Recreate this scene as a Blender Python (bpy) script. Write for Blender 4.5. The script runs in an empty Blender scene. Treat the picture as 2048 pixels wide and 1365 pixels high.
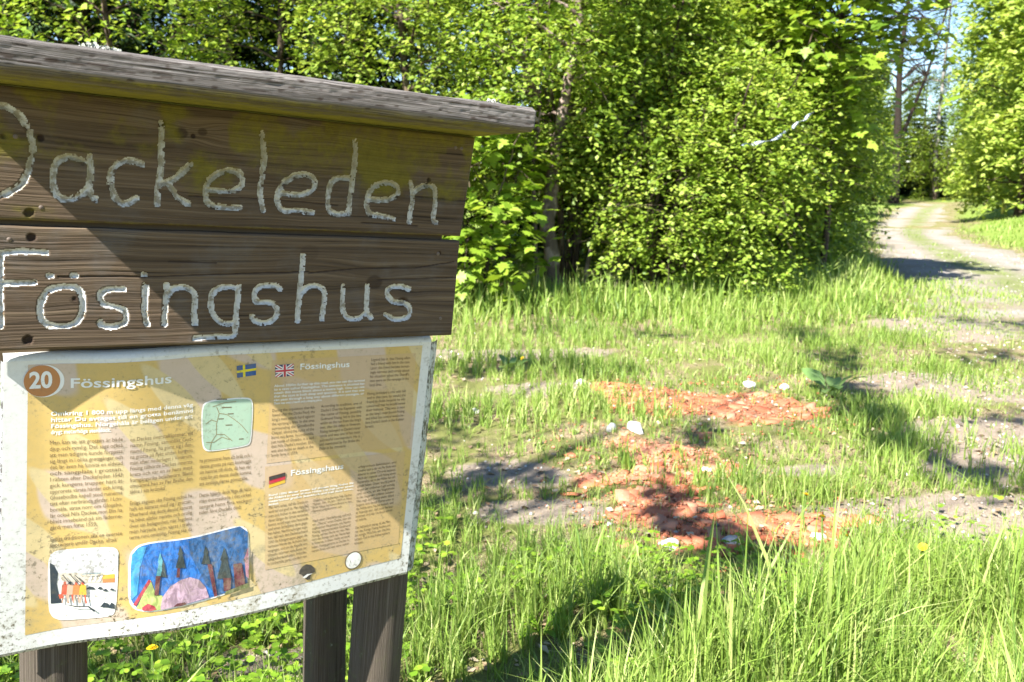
import bpy, bmesh, math, random
import numpy as np
from mathutils import Matrix, Vector
R = math.radians
scene = bpy.context.scene
col = scene.collection

# ------------------------------------------------------------------ camera, sky, sun, exposure
cam_d = bpy.data.cameras.new('camera')
cam = bpy.data.objects.new('camera', cam_d); col.objects.link(cam)
cam.location = (0, 0, 1.5)
cam.rotation_euler = (R(90 - 10.2), 0, 0)
cam_d.sensor_width = 36.0
cam_d.lens = 1800 / 2048 * 36.0
cam_d.clip_start = 0.02; cam_d.clip_end = 2000
cam_d.dof.use_dof = True
cam_d.dof.focus_distance = 1.6
cam_d.dof.aperture_fstop = 9.0
scene.camera = cam

# the sign leans a little: its own axes (along the boards, up the boards, out of the face)
SD = Vector((0.82803, 0.55676, -0.06621)).normalized()
SU = Vector((0.09674, -0.02554, 0.99498)); SU = (SU - SU.dot(SD) * SD).normalized()
SN = SD.cross(SU)
SO = Vector((-0.78507, 1.39111, 1.43860))

# sun: rakes across the face of the sign from the upper left, behind the photographer
_e, _g = R(45.2), R(9.0)
TO_SUN = (math.cos(_g) * (-math.cos(_e) * SD + math.sin(_e) * SU) + math.sin(_g) * SN).normalized()
SUN_EL = math.asin(TO_SUN.z); SUN_AZ = math.atan2(TO_SUN.x, TO_SUN.y)
world = bpy.data.worlds.new('World'); scene.world = world; world.use_nodes = True
wn = world.node_tree.nodes; wl = world.node_tree.links
bg = wn['Background']
sky = wn.new('ShaderNodeTexSky'); sky.sky_type = 'NISHITA'; sky.sun_disc = False
sky.sun_elevation = SUN_EL; sky.sun_rotation = SUN_AZ
sky.altitude = 800; sky.air_density = 1.0; sky.dust_density = 0.0; sky.ozone_density = 3.0
wl.new(sky.outputs[0], bg.inputs[0]); bg.inputs[1].default_value = 0.07
sun_d = bpy.data.lights.new('sun', 'SUN'); sun_d.energy = 5.0; sun_d.angle = R(0.53); sun_d.color = (1.0, 0.955, 0.88)
sun = bpy.data.objects.new('sun', sun_d); col.objects.link(sun)
sun.rotation_euler = TO_SUN.to_track_quat('Z', 'Y').to_euler()
sun.location = (-6, -6, 12)
scene.view_settings.view_transform = 'Standard'
scene.view_settings.look = 'None'
scene.view_settings.exposure = 1.9
scene.view_settings.gamma = 1.0
scene.view_settings.use_curve_mapping = False

# ------------------------------------------------------------------ helpers
rng = np.random.default_rng(7)

def mesh_np(name, V, F, attrs=None, smooth=False):
    """mesh from vertex array and a face array (n,3) or (n,4)"""
    V = np.asarray(V, np.float32); F = np.asarray(F, np.int32)
    me = bpy.data.meshes.new(name)
    n, k = F.shape
    me.vertices.add(len(V)); me.vertices.foreach_set('co', V.ravel())
    me.loops.add(n * k); me.loops.foreach_set('vertex_index', F.ravel())
    me.polygons.add(n)
    me.polygons.foreach_set('loop_start', np.arange(0, n * k, k, dtype=np.int32))
    me.polygons.foreach_set('loop_total', np.full(n, k, np.int32))
    if smooth: me.polygons.foreach_set('use_smooth', np.ones(n, bool))
    me.update(calc_edges=True)
    for an, av in (attrs or {}).items():
        at = me.attributes.new(an, 'FLOAT', 'POINT')
        at.data.foreach_set('value', np.asarray(av, np.float32).ravel())
    return me

def obj(name, me, mat=None, parent=None, mw=None):
    o = bpy.data.objects.new(name, me); col.objects.link(o)
    if mat is not None and me is not None:
        if not me.materials: me.materials.append(mat)
    if parent is not None: o.parent = parent
    if mw is not None:
        o.matrix_basis = (parent_world(parent).inverted() @ mw) if parent is not None else mw
    return o

def parent_world(p):
    m = p.matrix_basis.copy()
    while p.parent is not None:
        p = p.parent; m = p.matrix_basis @ m
    return m

def tag(o, label, cat=None, group=None, kind=None):
    if label: o['label'] = label
    if cat: o['category'] = cat
    if group: o['group'] = group
    if kind: o['kind'] = kind
    return o

def thing(name, label, cat, loc=(0, 0, 0), rz=0.0, group=None):
    o = bpy.data.objects.new(name, None); col.objects.link(o)
    o.location = loc; o.rotation_euler = (0, 0, rz); o.empty_display_size = .2
    o.matrix_basis = Matrix.Translation(loc) @ Matrix.Rotation(rz, 4, 'Z')
    return tag(o, label, cat, group)

def copy_tree(root, label, loc, rz, sc=1.0):
    c = root.copy(); col.objects.link(c)
    c.matrix_basis = Matrix.Translation(loc) @ Matrix.Rotation(rz, 4, 'Z') @ Matrix.Scale(sc, 4)
    c['label'] = label
    for ch in list(root.children):
        d = ch.copy(); col.objects.link(d); d.parent = c
    return c

def sstep(a, b, x):
    x = np.clip((np.asarray(x, float) - a) / (b - a), 0, 1); return x * x * (3 - 2 * x)

_tab = np.random.default_rng(3).random((8, 256, 256))
def vn(x, y, f=1.0, k=0):
    """smooth value noise in the plane, 0..1"""
    x = np.asarray(x, float) * f + 17.3 * k; y = np.asarray(y, float) * f - 9.1 * k
    xi = np.floor(x).astype(int); yi = np.floor(y).astype(int)
    fx = x - xi; fy = y - yi; fx = fx * fx * (3 - 2 * fx); fy = fy * fy * (3 - 2 * fy)
    t = _tab[k % 8]; a = xi & 255; b = yi & 255; a1 = (a + 1) & 255; b1 = (b + 1) & 255
    return (t[a, b] * (1 - fx) + t[a1, b] * fx) * (1 - fy) + (t[a, b1] * (1 - fx) + t[a1, b1] * fx) * fy
def fbm(x, y, f=1.0, k=0, o=4):
    s = 0; a = .5; tot = 0
    for i in range(o):
        s = s + a * vn(x, y, f * 2 ** i, k + i); tot += a; a *= .5
    return s / tot
def n3(P, f, seed):
    r = np.random.default_rng(seed); s = 0
    for i in range(6):
        k = r.normal(size=3); k *= f * (0.7 + .25 * i) / np.linalg.norm(k)
        s = s + np.sin(P @ k + r.random() * 6.28)
    return s / 6

class MB:
    """collects tubes as quads"""
    def __init__(s): s.V = []; s.F = []; s.n = 0
    def add(s, V, F):
        s.V.append(np.asarray(V, float)); s.F.append(np.asarray(F, int) + s.n); s.n += len(V)
    def tube(s, pts, rad, k=6, rough=0.0, seed=0):
        pts = np.asarray(pts, float); m = len(pts); rad = np.broadcast_to(rad, (m,)).astype(float)
        tg = np.gradient(pts, axis=0); tg /= np.linalg.norm(tg, axis=1)[:, None] + 1e-9
        ref = np.array([0, 0, 1.]) if abs(tg[0, 2]) < .8 else np.array([1., 0, 0])
        a = np.cross(tg, ref); a /= np.linalg.norm(a, axis=1)[:, None]; b = np.cross(tg, a)
        th = np.arange(k) / k * 2 * np.pi
        rr = rad[:, None] * np.ones(k)
        if rough: rr = rr * (1 + rough * np.random.default_rng(seed).normal(size=(m, k)))
        V = pts[:, None] + rr[..., None] * (np.cos(th)[None, :, None] * a[:, None] + np.sin(th)[None, :, None] * b[:, None])
        i = np.arange(m - 1)[:, None] * k; j = np.arange(k)[None]; j1 = (j + 1) % k
        F = np.stack([i + j, i + j1, i + k + j1, i + k + j], -1).reshape(-1, 4)
        V = np.concatenate([V.reshape(-1, 3), pts[:1], pts[-1:]])
        c0 = m * k; jj = np.arange(k); j2 = (jj + 1) % k
        cap0 = np.stack([jj * 0 + c0, j2, jj, jj * 0 + c0], -1); 
        s.add(V, F)
    def mesh(s, name, smooth=True): return mesh_np(name, np.concatenate(s.V), np.concatenate(s.F), smooth=smooth)

# ------------------------------------------------------------------ materials
class N:
    def __init__(s, name):
        s.m = bpy.data.materials.new(name); s.m.use_nodes = True
        s.t = s.m.node_tree; s.t.nodes.clear()
        s.out = s.t.nodes.new('ShaderNodeOutputMaterial')
    def node(s, ty, **kw):
        n = s.t.nodes.new('ShaderNode' + ty)
        for k, v in kw.items():
            if k.startswith('i_'):
                key = k[2:]; key = int(key) if key.isdigit() else key.replace('_', ' ')
                s.set(n.inputs[key], v)
            else: setattr(n, k, v)
        return n
    def set(s, inp, v):
        if isinstance(v, bpy.types.NodeSocket): s.t.links.new(v, inp)
        else: inp.default_value = v
    def attr(s, name): return s.node('Attribute', attribute_name=name).outputs['Fac']
    def obj_co(s): return s.node('TexCoord').outputs['Object']
    def pos(s): return s.node('NewGeometry').outputs['Position']
    def mapping(s, co, scale): 
        return s.node('Mapping', i_Vector=co, i_Scale=scale).outputs[0]
    def noise(s, co, sc, det=4, rough=.6, dist=0.0):
        n = s.node('TexNoise', i_Scale=sc, i_Detail=det, i_Roughness=rough, i_Distortion=dist)
        if co is not None: s.set(n.inputs['Vector'], co)
        return n.outputs['Fac']
    def ramp(s, fac, stops, interp='LINEAR'):
        n = s.node('ValToRGB'); n.color_ramp.interpolation = interp; s.set(n.inputs[0], fac)
        el = n.color_ramp.elements
        while len(el) < len(stops): el.new(.5)
        for e, (p, c) in zip(el, stops):
            e.position = p; e.color = tuple(c) + (1,) if len(c) == 3 else c
        return n.outputs[0]
    def math(s, op, a, b=0.0, c=0.0):
        n = s.node('Math', operation=op); s.set(n.inputs[0], a); s.set(n.inputs[1], b); s.set(n.inputs[2], c); return n.outputs[0]
    def mix(s, f, a, b, blend='MIX'):
        n = s.node('MixRGB', blend_type=blend); s.set(n.inputs[0], f)
        for i, v in ((1, a), (2, b)):
            s.set(n.inputs[i], v if isinstance(v, bpy.types.NodeSocket) else tuple(v) + (1,))
        return n.outputs[0]
    def step(s, f, a, b):
        n = s.node('MapRange', interpolation_type='SMOOTHSTEP'); s.set(n.inputs[0], f)
        n.inputs[1].default_value = a; n.inputs[2].default_value = b; return n.outputs[0]
    def bump(s, h, strength=.5, dist=.01):
        return s.node('Bump', i_Strength=strength, i_Distance=dist, i_Height=h).outputs[0]
    def bsdf(s, color, rough=.8, spec=.3, normal=None, metal=0.0):
        b = s.node('BsdfPrincipled'); 
        s.set(b.inputs['Base Color'], color if isinstance(color, bpy.types.NodeSocket) else tuple(color) + (1,))
        s.set(b.inputs['Roughness'], rough); s.set(b.inputs['Specular IOR Level'], spec); s.set(b.inputs['Metallic'], metal)
        if normal is not None: s.set(b.inputs['Normal'], normal)
        return b.outputs[0]
    def done(s, sh): s.t.links.new(sh, s.out.inputs[0]); return s.m

def leaf_mat(name, dark, mid, light, trans=.35, rough=.45):
    m = N(name); t = m.attr('tint')
    c = m.ramp(t, [(0, dark), (.5, mid), (1, light)])
    b = m.bsdf(c, rough, .35)
    tc = m.mix(.6, c, m.mix(1.0, c, (1.35, 1.25, .55), 'MULTIPLY'))
    tr = m.node('BsdfTranslucent'); m.set(tr.inputs[0], tc)
    mx = m.node('MixShader', i_0=trans); m.t.links.new(b, mx.inputs[1]); m.t.links.new(tr.outputs[0], mx.inputs[2])
    return m.done(mx.outputs[0])

def plain(name, c, rough=.7, spec=.3, var=.15, scale=60):
    m = N(name); f = m.noise(m.obj_co(), scale, 3)
    k = m.mix(f, tuple(x * (1 - var) for x in c), tuple(min(1, x * (1 + var)) for x in c))
    return m.done(m.bsdf(k, rough, spec))

M = {}
M['leaf_hazel'] = leaf_mat('hazel leaf', (.08, .15, .014), (.225, .335, .035), (.40, .49, .095), .45)
M['leaf_maple'] = leaf_mat('maple leaf', (.09, .17, .014), (.23, .345, .032), (.37, .47, .07), .4)
M['leaf_birch'] = leaf_mat('birch leaf', (.09, .165, .02), (.245, .345, .045), (.41, .49, .105), .45)
M['needle'] = leaf_mat('spruce needles', (.010, .026, .008), (.022, .05, .014), (.05, .09, .02), .1, .6)
M['grass'] = leaf_mat('grass blades', (.09, .17, .03), (.24, .355, .06), (.44, .49, .18), .35, .5)
M['herb'] = leaf_mat('herb leaf', (.06, .15, .015), (.16, .30, .02), (.27, .40, .035), .35, .5)
M['dock'] = leaf_mat('dock leaf', (.09, .17, .05), (.14, .24, .07), (.2, .3, .1), .25, .45)

def bark(name, a, b, c, scale=14):
    m = N(name); co = m.mapping(m.pos(), (1, 1, .25))
    f = m.noise(co, scale, 6, .65); g = m.noise(m.pos(), 5, 4, .6)
    k = m.mix(m.step(g, .45, .62), m.mix(f, a, b), c)
    return m.done(m.bsdf(k, .9, .15, m.bump(f, .8, .02)))
M['bark'] = bark('bark mottled', (.05, .038, .03), (.20, .15, .125), (.34, .265, .23))
M['bark_dark'] = bark('bark dark', (.02, .015, .012), (.09, .065, .045), (.13, .10, .07))
M['bark_pine_shaded'] = bark('bark pine shaded', (.012, .009, .008), (.045, .032, .025), (.03, .024, .02), 6)  # shade from neighbouring trees is put into this near-black bark colour
M['bark_pale'] = bark('bark pale', (.20, .19, .175), (.40, .38, .35), (.10, .09, .08), 4)
# ------------------------------------------------------------------ ground
PATH = np.array([[4.6, -14, 2.2], [4.7, 2, 2.0], [5.2, 5.5, 2.1], [6.4, 9, 2.2], [7.4, 12.5, 2.0], [8.5, 17, 1.6], [9.6, 20.5, 1.25],
                 [11.0, 24.8, 1.15], [13.6, 30.5, 1.2], [17.2, 38, 1.4], [21.0, 46, 1.5], [25.4, 54, 1.5], [27.4, 60, 1.6], [26, 68, 2.0], [20, 78, 2.0]])
def path_info(x, y):
    """distance from the edge of the track (negative inside), signed side (+ right)"""
    x = np.asarray(x, float); y = np.asarray(y, float)
    best = np.full(x.shape, 1e9); side = np.zeros(x.shape); cen = np.zeros(x.shape)
    for (x0, y0, w0), (x1, y1, w1) in zip(PATH[:-1], PATH[1:]):
        dx, dy = x1 - x0, y1 - y0; L2 = dx * dx + dy * dy
        t = np.clip(((x - x0) * dx + (y - y0) * dy) / L2, 0, 1)
        ex, ey = x - x0 - t * dx, y - y0 - t * dy
        dd = np.hypot(ex, ey); q = dd - (w0 + t * (w1 - w0))
        sd = np.sign(ex * dy - ey * dx); m = q < best
        best = np.where(m, q, best); side = np.where(m, sd, side); cen = np.where(m, dd, cen)
    return best, side, cen
def height(x, y):
    x = np.asarray(x, float); y = np.asarray(y, float)
    q, s, _ = path_info(x, y)
    h = .05 * (vn(x, y, .45, 1) - .5) + .03 * (vn(x, y, 1.7, 2) - .5)
    h = h + np.where(s > 0, 1, .35) * .55 * sstep(.2, 3.5, q) * sstep(15, 22, y)
    h = h - .03 * sstep(.4, -.4, q)
    return h
# bare patches, crushed-tile patches (world x, y)
SOIL = [(1.96, 3.85, .75, .30), (3.5, 6.5, 1.0, .55), (-.05, 4.55, .42, .30), (.0, 7.75, .9, .28), (.25, 6.35, .5, .22), (4.6, 9.2, 1.0, .8),
        (2.5, 4.5, .5, .4), (.1, 3.95, .4, .2), (-.75, 2.55, .25, .12), (1.55, 4.55, .35, .12), (3.1, 5.2, .8, .4)]
TILES = [[(.57, 6.42), (.95, 6.42), (1.25, 6.15), (1.72, 6.2), (2.02, 5.78), (1.7, 5.45), (1.3, 5.6), (.95, 5.45), (.62, 5.8)],
         [(.6, 5.08), (1.13, 5.0), (1.2, 4.68), (1.0, 4.27), (.8, 4.25), (.34, 4.27), (.36, 4.42), (.68, 4.6)],
         [(.46, 4.14), (.83, 4.22), (.9, 3.98), (1.25, 3.98), (1.55, 3.92), (1.36, 3.52), (1.1, 3.52), (.93, 3.6), (.78, 3.5), (.62, 3.62), (.5, 3.95)]]
def in_poly(x, y, P):
    x = np.asarray(x, float); y = np.asarray(y, float); c = np.zeros(x.shape, bool); n = len(P)
    for i in range(n):
        (x0, y0), (x1, y1) = P[i], P[(i + 1) % n]
        m = ((y0 > y) != (y1 > y)) & (x < (x1 - x0) * (y - y0) / (y1 - y0 + 1e-12) + x0); c ^= m
    return c
def tile_mask(x, y):
    jx = x + .12 * (vn(x, y, 5, 3) - .5); jy = y + .25 * (vn(x, y, 4, 4) - .5)
    return np.any([in_poly(jx, jy, P) for P in TILES], axis=0).astype(float)
def soil_mask(x, y):
    s = np.zeros(np.shape(x)); w = .55 * (fbm(x, y, 2.2, 5, 3) - .5) * 2
    for cx, cy, rx, ry in SOIL:
        r = np.hypot((x - cx) / rx, (y - cy) / ry) + w; s = np.maximum(s, sstep(1.15, .55, r))
    return s
def grow(a, b, n, far):
    near = np.linspace(a, b, n); st = near[1] - near[0]; out = [b]; lo = [a]
    while out[-1] < far: st *= 1.22; out.append(out[-1] + st)
    st = near[1] - near[0]
    while lo[-1] > -far: st *= 1.22; lo.append(lo[-1] - st)
    return np.concatenate([lo[:0:-1], near, out[1:]])
gx = grow(-4, 9, 150, 420); gy = grow(1.5, 20, 190, 420)
GX, GY = np.meshgrid(gx, gy, indexing='ij'); x = GX.ravel(); y = GY.ravel()
V = np.stack([x, y, height(x, y)], 1); na, nb = GX.shape
i = np.arange(na - 1)[:, None] * nb + np.arange(nb - 1)[None]
Fq = np.stack([i, i + nb, i + nb + 1, i + 1], -1).reshape(-1, 4)
m = N('forest ground'); p = m.pos()
f1 = m.noise(p, 2.2, 6, .65); f2 = m.noise(p, 38, 5, .7); f3 = m.noise(p, 160, 2, .6)
soil = m.mix(f2, (.13, .095, .065), (.40, .33, .26)); soil = m.mix(m.step(f3, .55, .75), soil, (.52, .47, .40))
moss = m.mix(f2, (.075, .085, .025), (.24, .25, .08)); litter = m.mix(m.step(f3, .42, .6), (.13, .09, .05), (.42, .34, .22))
veg = m.mix(m.step(f1, .42, .6), moss, litter)
base = m.mix(m.step(m.math('ADD', m.attr('soil'), m.math('MULTIPLY', f2, .4)), .35, .75), veg, soil)
base = m.mix(m.step(m.math('ADD', m.attr('lawn'), m.math('MULTIPLY', m.math('SUBTRACT', f1, .5), .6)), .35, .7), base, m.mix(f2, (.11, .17, .03), (.25, .32, .07)))
base = m.mix(m.math('MULTIPLY', m.attr('tile'), m.step(f2, .3, .6)), base, m.mix(f3, (.26, .085, .045), (.42, .20, .12)))
hgt = m.math('ADD', m.math('MULTIPLY', f2, .6), m.math('MULTIPLY', f3, .3))
M['ground'] = m.done(m.bsdf(base, .95, .1, m.bump(hgt, .9, .03)))
go = obj('ground', mesh_np('ground', V, Fq, {'soil': soil_mask(x, y), 'tile': tile_mask(x, y), 'lawn': sstep(11, 16, y) * sstep(.1, .7, path_info(x, y)[0])}, True), M['ground']); tag(go, None, kind='structure')

# gravel track: a strip draped 1 cm above the ground with ragged edges
pts = []; STRIP = np.concatenate([[[5.9, 7.6, .9]], PATH[3:]])
for (x0, y0, w0), (x1, y1, w1) in zip(STRIP[:-1], STRIP[1:]):
    k = max(2, int(math.hypot(x1 - x0, y1 - y0) / .22))
    for a in range(k):
        t = a / k; pts.append((x0 + t * (x1 - x0), y0 + t * (y1 - y0), w0 + t * (w1 - w0)))
pts = np.array(pts); ker = np.ones(9) / 9
for c in range(3): pts[4:-4, c] = np.convolve(pts[:, c], ker, 'same')[4:-4]
tg = np.gradient(pts[:, :2], axis=0); tg /= np.linalg.norm(tg, axis=1)[:, None]; nr = np.stack([tg[:, 1], -tg[:, 0]], 1)
K = 13; u = np.linspace(-1, 1, K)
rag = np.stack([.35 * (vn(pts[:, 1], pts[:, 1] * 0, 2.1, 3) - .5) + .25 * (vn(pts[:, 1], pts[:, 1] * 0, 6, 4) - .5), .35 * (vn(pts[:, 1], pts[:, 1] * 0 + 5, 1.9, 5) - .5) + .25 * (vn(pts[:, 1], pts[:, 1] * 0, 6.5, 6) - .5)], 1)
hw = pts[:, 2:3] + np.where(u[None] < 0, rag[:, :1], rag[:, 1:]) * 1.2
PX = pts[:, :1] + nr[:, :1] * u[None] * hw; PY = pts[:, 1:2] + nr[:, 1:] * u[None] * hw
lift = .012 - .03 * sstep(.86, 1.0, np.abs(u))[None] + 0 * PX
x = PX.ravel(); y = PY.ravel(); V = np.stack([x, y, height(x, y) + lift.ravel()], 1)
i = np.arange(len(pts) - 1)[:, None] * K + np.arange(K - 1)[None]
m = N('gravel'); p = m.pos(); f2 = m.noise(p, 30, 5, .7); f3 = m.noise(p, 120, 2, .6); f1 = m.noise(p, 1.3, 4, .6)
g = m.mix(f2, (.20, .175, .15), (.44, .40, .36)); g = m.mix(m.step(f3, .5, .75), g, (.52, .49, .45)); g = m.mix(m.step(f1, .4, .7), g, m.mix(f2, (.19, .155, .12), (.38, .33, .28)))
rut = m.step(m.math('ABSOLUTE', m.math('SUBTRACT', m.math('ABSOLUTE', m.attr('across')), .52)), .26, .08); g = m.mix(m.math('MULTIPLY', m.math('SUBTRACT', 1.0, rut), .45), g, m.mix(f2, (.13, .12, .065), (.32, .29, .20)))
strip = m.math('MULTIPLY', m.step(m.math('ABSOLUTE', m.attr('across')), .32, .08), m.step(f1, .3, .55))
yy = m.node('SeparateXYZ', i_0=p).outputs[1]; near = m.math('MULTIPLY', m.step(yy, 15, 9), m.step(m.noise(p, .9, 5, .65), .42, .58))
g = m.mix(m.math('MULTIPLY', near, .85), g, m.mix(f2, (.12, .10, .045), (.34, .29, .16)))
g = m.mix(m.math('MULTIPLY', strip, .7), g, m.mix(f2, (.10, .14, .03), (.24, .29, .07)))
M['gravel'] = m.done(m.bsdf(g, .95, .1, m.bump(m.math('ADD', f2, f3), .8, .02)))
po = obj('path', mesh_np('path', V, np.stack([i, i + K, i + K + 1, i + 1], -1).reshape(-1, 4)[:, ::-1], {'across': np.tile(u, len(pts))}, True), M['gravel'])
tag(po, None, kind='structure')

# ------------------------------------------------------------------ leaves
def basis(D, Nn):
    D = D / (np.linalg.norm(D, axis=1)[:, None] + 1e-9)
    Nn = Nn - (Nn * D).sum(1)[:, None] * D; Nn = Nn / (np.linalg.norm(Nn, axis=1)[:, None] + 1e-9)
    return D, np.cross(Nn, D), Nn
OVAL = (np.array([[0, 0, 0], [.48, 0, -.07], [1, 0, -.14], [.42, .36, .03], [.42, -.36, .03]]), np.array([[0, 1, 2, 3], [0, 4, 2, 1]]))
_a = np.array([[0, 0], [-.06, .26], [.10, .22], [.14, .50], [.32, .36], [.40, .62], [.56, .42], [.62, .20], [.72, .24], [1, 0]])
_mv = [[0, 0, 0], [.5, 0, -.04], [1, 0, -.12]] + [[a, b, .02 - .12 * abs(b)] for a, b in _a[1:-1]] + [[a, -b, .02 - .12 * abs(b)] for a, b in _a[1:-1]]
_l = [0] + list(range(3, 11)) + [2]; _r = [0] + list(range(11, 19)) + [2]
MAPLE = (np.array(_mv), np.array([[1, _l[i + 1], _l[i], _l[i]] for i in range(9)] + [[1, _r[i], _r[i + 1], _r[i + 1]] for i in range(9)])[:, :3])
ROUND = (np.array([[0, 0, 0], [.5, 0, -.05], [1, 0, -.03], [.25, .42, .03], [.75, .42, .02], [.25, -.42, .03], [.75, -.42, .02]]), np.array([[0, 1, 4, 3], [1, 2, 2, 4], [0, 5, 6, 1], [1, 6, 2, 2]]))
ROUND = (ROUND[0], np.array([[0, 1, 3], [3, 1, 4], [1, 2, 4], [0, 5, 1], [5, 6, 1], [1, 6, 2]]))
def leaf_verts(Pos, D, Nn, size, shape, wid=1.0):
    SV, SF = shape; D, S, Nn = basis(D, Nn); k = len(SV)
    sz = size[:, None, None]
    V = Pos[:, None] + sz * (SV[None, :, :1] * D[:, None] + wid * SV[None, :, 1:2] * S[:, None] + SV[None, :, 2:] * Nn[:, None])
    F = SF[None] + (np.arange(len(Pos)) * k)[:, None, None]
    return V.reshape(-1, 3), F.reshape(-1, SF.shape[1]), k
def sprig_leaves(r, P, D, L, nleaf, size, droop=.25, tilt=.55, spread=.35):
    m = len(P); f = (np.arange(nleaf) + .6) / nleaf
    up = np.array([0, 0, 1.])
    Dn = D / np.linalg.norm(D, axis=1)[:, None]
    S = np.cross(Dn, up); S /= np.linalg.norm(S, axis=1)[:, None] + 1e-6
    pos = P[:, None] + Dn[:, None] * (L[:, None] * f[None])[..., None] - up * (droop * L[:, None] * f[None] ** 2)[..., None]
    sg = np.where(np.arange(nleaf) % 2, 1, -1)[None, :, None]
    pos = pos + r.normal(size=pos.shape) * spread * size
    ld = Dn[:, None] * .55 + S[:, None] * sg * .85 - up * (.25 * droop) + r.normal(size=pos.shape) * .35
    ln = up + np.array(TO_SUN[:]) * .55 + r.normal(size=pos.shape) * tilt + Dn[:, None] * .15
    sz = size * r.uniform(.65, 1.2, (m, nleaf))
    cl = r.normal(size=(m, 1)) * .16
    tint = np.clip(.5 + cl + r.normal(size=(m, nleaf)) * .17, 0, 1)
    return pos.reshape(-1, 3), ld.reshape(-1, 3), ln.reshape(-1, 3), sz.ravel(), tint.ravel()
def limb(p0, p1, r0, r1, r, n=6, wob=.06):
    p0 = np.asarray(p0, float); p1 = np.asarray(p1, float); t = np.linspace(0, 1, n)[:, None]
    L = np.linalg.norm(p1 - p0); pts = p0 + (p1 - p0) * t
    pts[1:-1] += r.normal(size=(n - 2, 3)) * wob * L * .5
    pts[:, 2] += .10 * L * np.sin(np.pi * t[:, 0])
    return pts, r0 + (r1 - r0) * t[:, 0] ** .8
def crown_points(r, M_, z0, z1, Rf, gap, seed, inner=.3, gs=2.2):
    """points through a crown's volume, thinned to clumps and gaps"""
    out = []; n = 0
    while n < M_:
        z = r.uniform(z0, z1, M_ * 3); a = r.uniform(0, 2 * np.pi, M_ * 3); rad = Rf((z - z0) / (z1 - z0)) * np.sqrt(r.uniform(inner ** 2, 1, M_ * 3))
        P = np.stack([rad * np.cos(a), rad * np.sin(a), z], 1)
        P = P * (1 + .16 * n3(P, 1.7, seed + 5)[:, None] * np.array([1, 1, 0]))
        P = P[n3(P, gs, seed) > gap]; out.append(P); n += len(P)
    return np.concatenate(out)[:M_]
def leafy(name, label, cat, loc, H, Rr, nsprig, nleaf, size, mat, barkm, seed, stems=None, z0=.25, shape=OVAL, wid=1.0, gap=-.12, prof=None,
          slen=(.25, .6), droop=.3, tilt=.55, group=None, limbs=45, trunk_r=.035, tubek=6, outw=.8, gs=2.2, rz=0.0, tintshift=0.0, clear=None):
    r = np.random.default_rng(seed)
    loc = (loc[0], loc[1], float(height(loc[0], loc[1])) - .02)
    t = thing(name, label, cat, loc, rz, group)
    prof = prof or (lambda f: Rr * np.clip(.55 + .9 * f - 1.15 * f ** 2.2, .12, 1.2))
    mb = MB(); sp = []
    if stems is None:
        k = 5; stems = []
        for q in range(k):
            a = q / k * 6.28 + r.random(); b = r.uniform(.25, .6) * Rr
            stems.append([(.08 * math.cos(a), .08 * math.sin(a), -.05), (b * .4 * math.cos(a), b * .4 * math.sin(a), H * .33), (b * math.cos(a) + r.normal() * .1, b * math.sin(a) + r.normal() * .1, H * .66), (b * 1.35 * math.cos(a + .3), b * 1.35 * math.sin(a + .3), H * .93)])
    for q, st in enumerate(stems):
        st = np.array(st, float); tt = np.linspace(0, len(st) - 1, 5 * (len(st) - 1) + 1)
        pp = np.stack([np.interp(tt, np.arange(len(st)), st[:, c]) for c in range(3)], 1)
        for _ in range(2): pp[1:-1] = (pp[:-2] + 2 * pp[1:-1] + pp[2:]) / 4
        pp[1:-1] += r.normal(size=(len(pp) - 2, 3)) * .012 * np.array([1, 1, 0])
        rad = trunk_r * (1 if q == 0 or trunk_r < .05 else .3) * (1 - .75 * np.linspace(0, 1, len(pp)) ** 1.1); rad[0] *= 1.35
        mb.tube(pp, rad, tubek + 2 if trunk_r > .06 else tubek, .06, seed + q); sp.append(pp)
    sp = np.concatenate(sp)
    P = crown_points(r, nsprig, z0 * H, H, prof, gap, seed, gs=gs)
    if clear is not None: P = P[~clear(P)]
    near = sp[np.argmin(((P[:, None] - sp[None]) ** 2 * np.array([1, 1, 1.6])).sum(-1), axis=1)] if nsprig <= 3000 else None
    out = P * np.array([1, 1, 0]); out /= np.linalg.norm(out, axis=1)[:, None] + 1e-6
    D = outw * out + r.normal(size=P.shape) * .45 + np.array([0, 0, .15])
    L = r.uniform(slen[0], slen[1], len(P))
    if near is not None:
        for j in r.choice(len(P), min(limbs, len(P)), replace=False):
            b = near[j].copy(); b[2] = max(.15 * H if z0 > .2 else .05 * H, b[2] - .25 * np.linalg.norm(P[j] - b))
            bb = sp[np.argmin(((sp - b) ** 2).sum(1))]
            pp, rr = limb(bb, P[j] + D[j] / np.linalg.norm(D[j]) * L[j] * .6, trunk_r * .32, .004, r); mb.tube(pp, rr, 4)
        dn = D / np.linalg.norm(D, axis=1)[:, None]
        for j in r.choice(len(P), min(len(P) // 3, 260), replace=False):
            e = P[j] + dn[j] * L[j]; e[2] -= droop * L[j]
            mb.tube(np.array([P[j] - dn[j] * L[j] * .5, P[j] + dn[j] * L[j] * .4 - [0, 0, droop * L[j] * .16], e]), np.array([.006, .004, .0015]), 3)
    obj('trunk', mb.mesh('trunk'), M[barkm], t)
    pos, ld, ln, sz, ti = sprig_leaves(r, P, D, L, nleaf, size, droop, tilt)
    Vv, Ff, k = leaf_verts(pos, ld, ln, sz, shape, wid)
    obj('crown', mesh_np('crown', Vv, Ff, {'tint': np.repeat(np.clip(ti + tintshift, 0, 1), k)}), M[mat], t)
    return t

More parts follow.
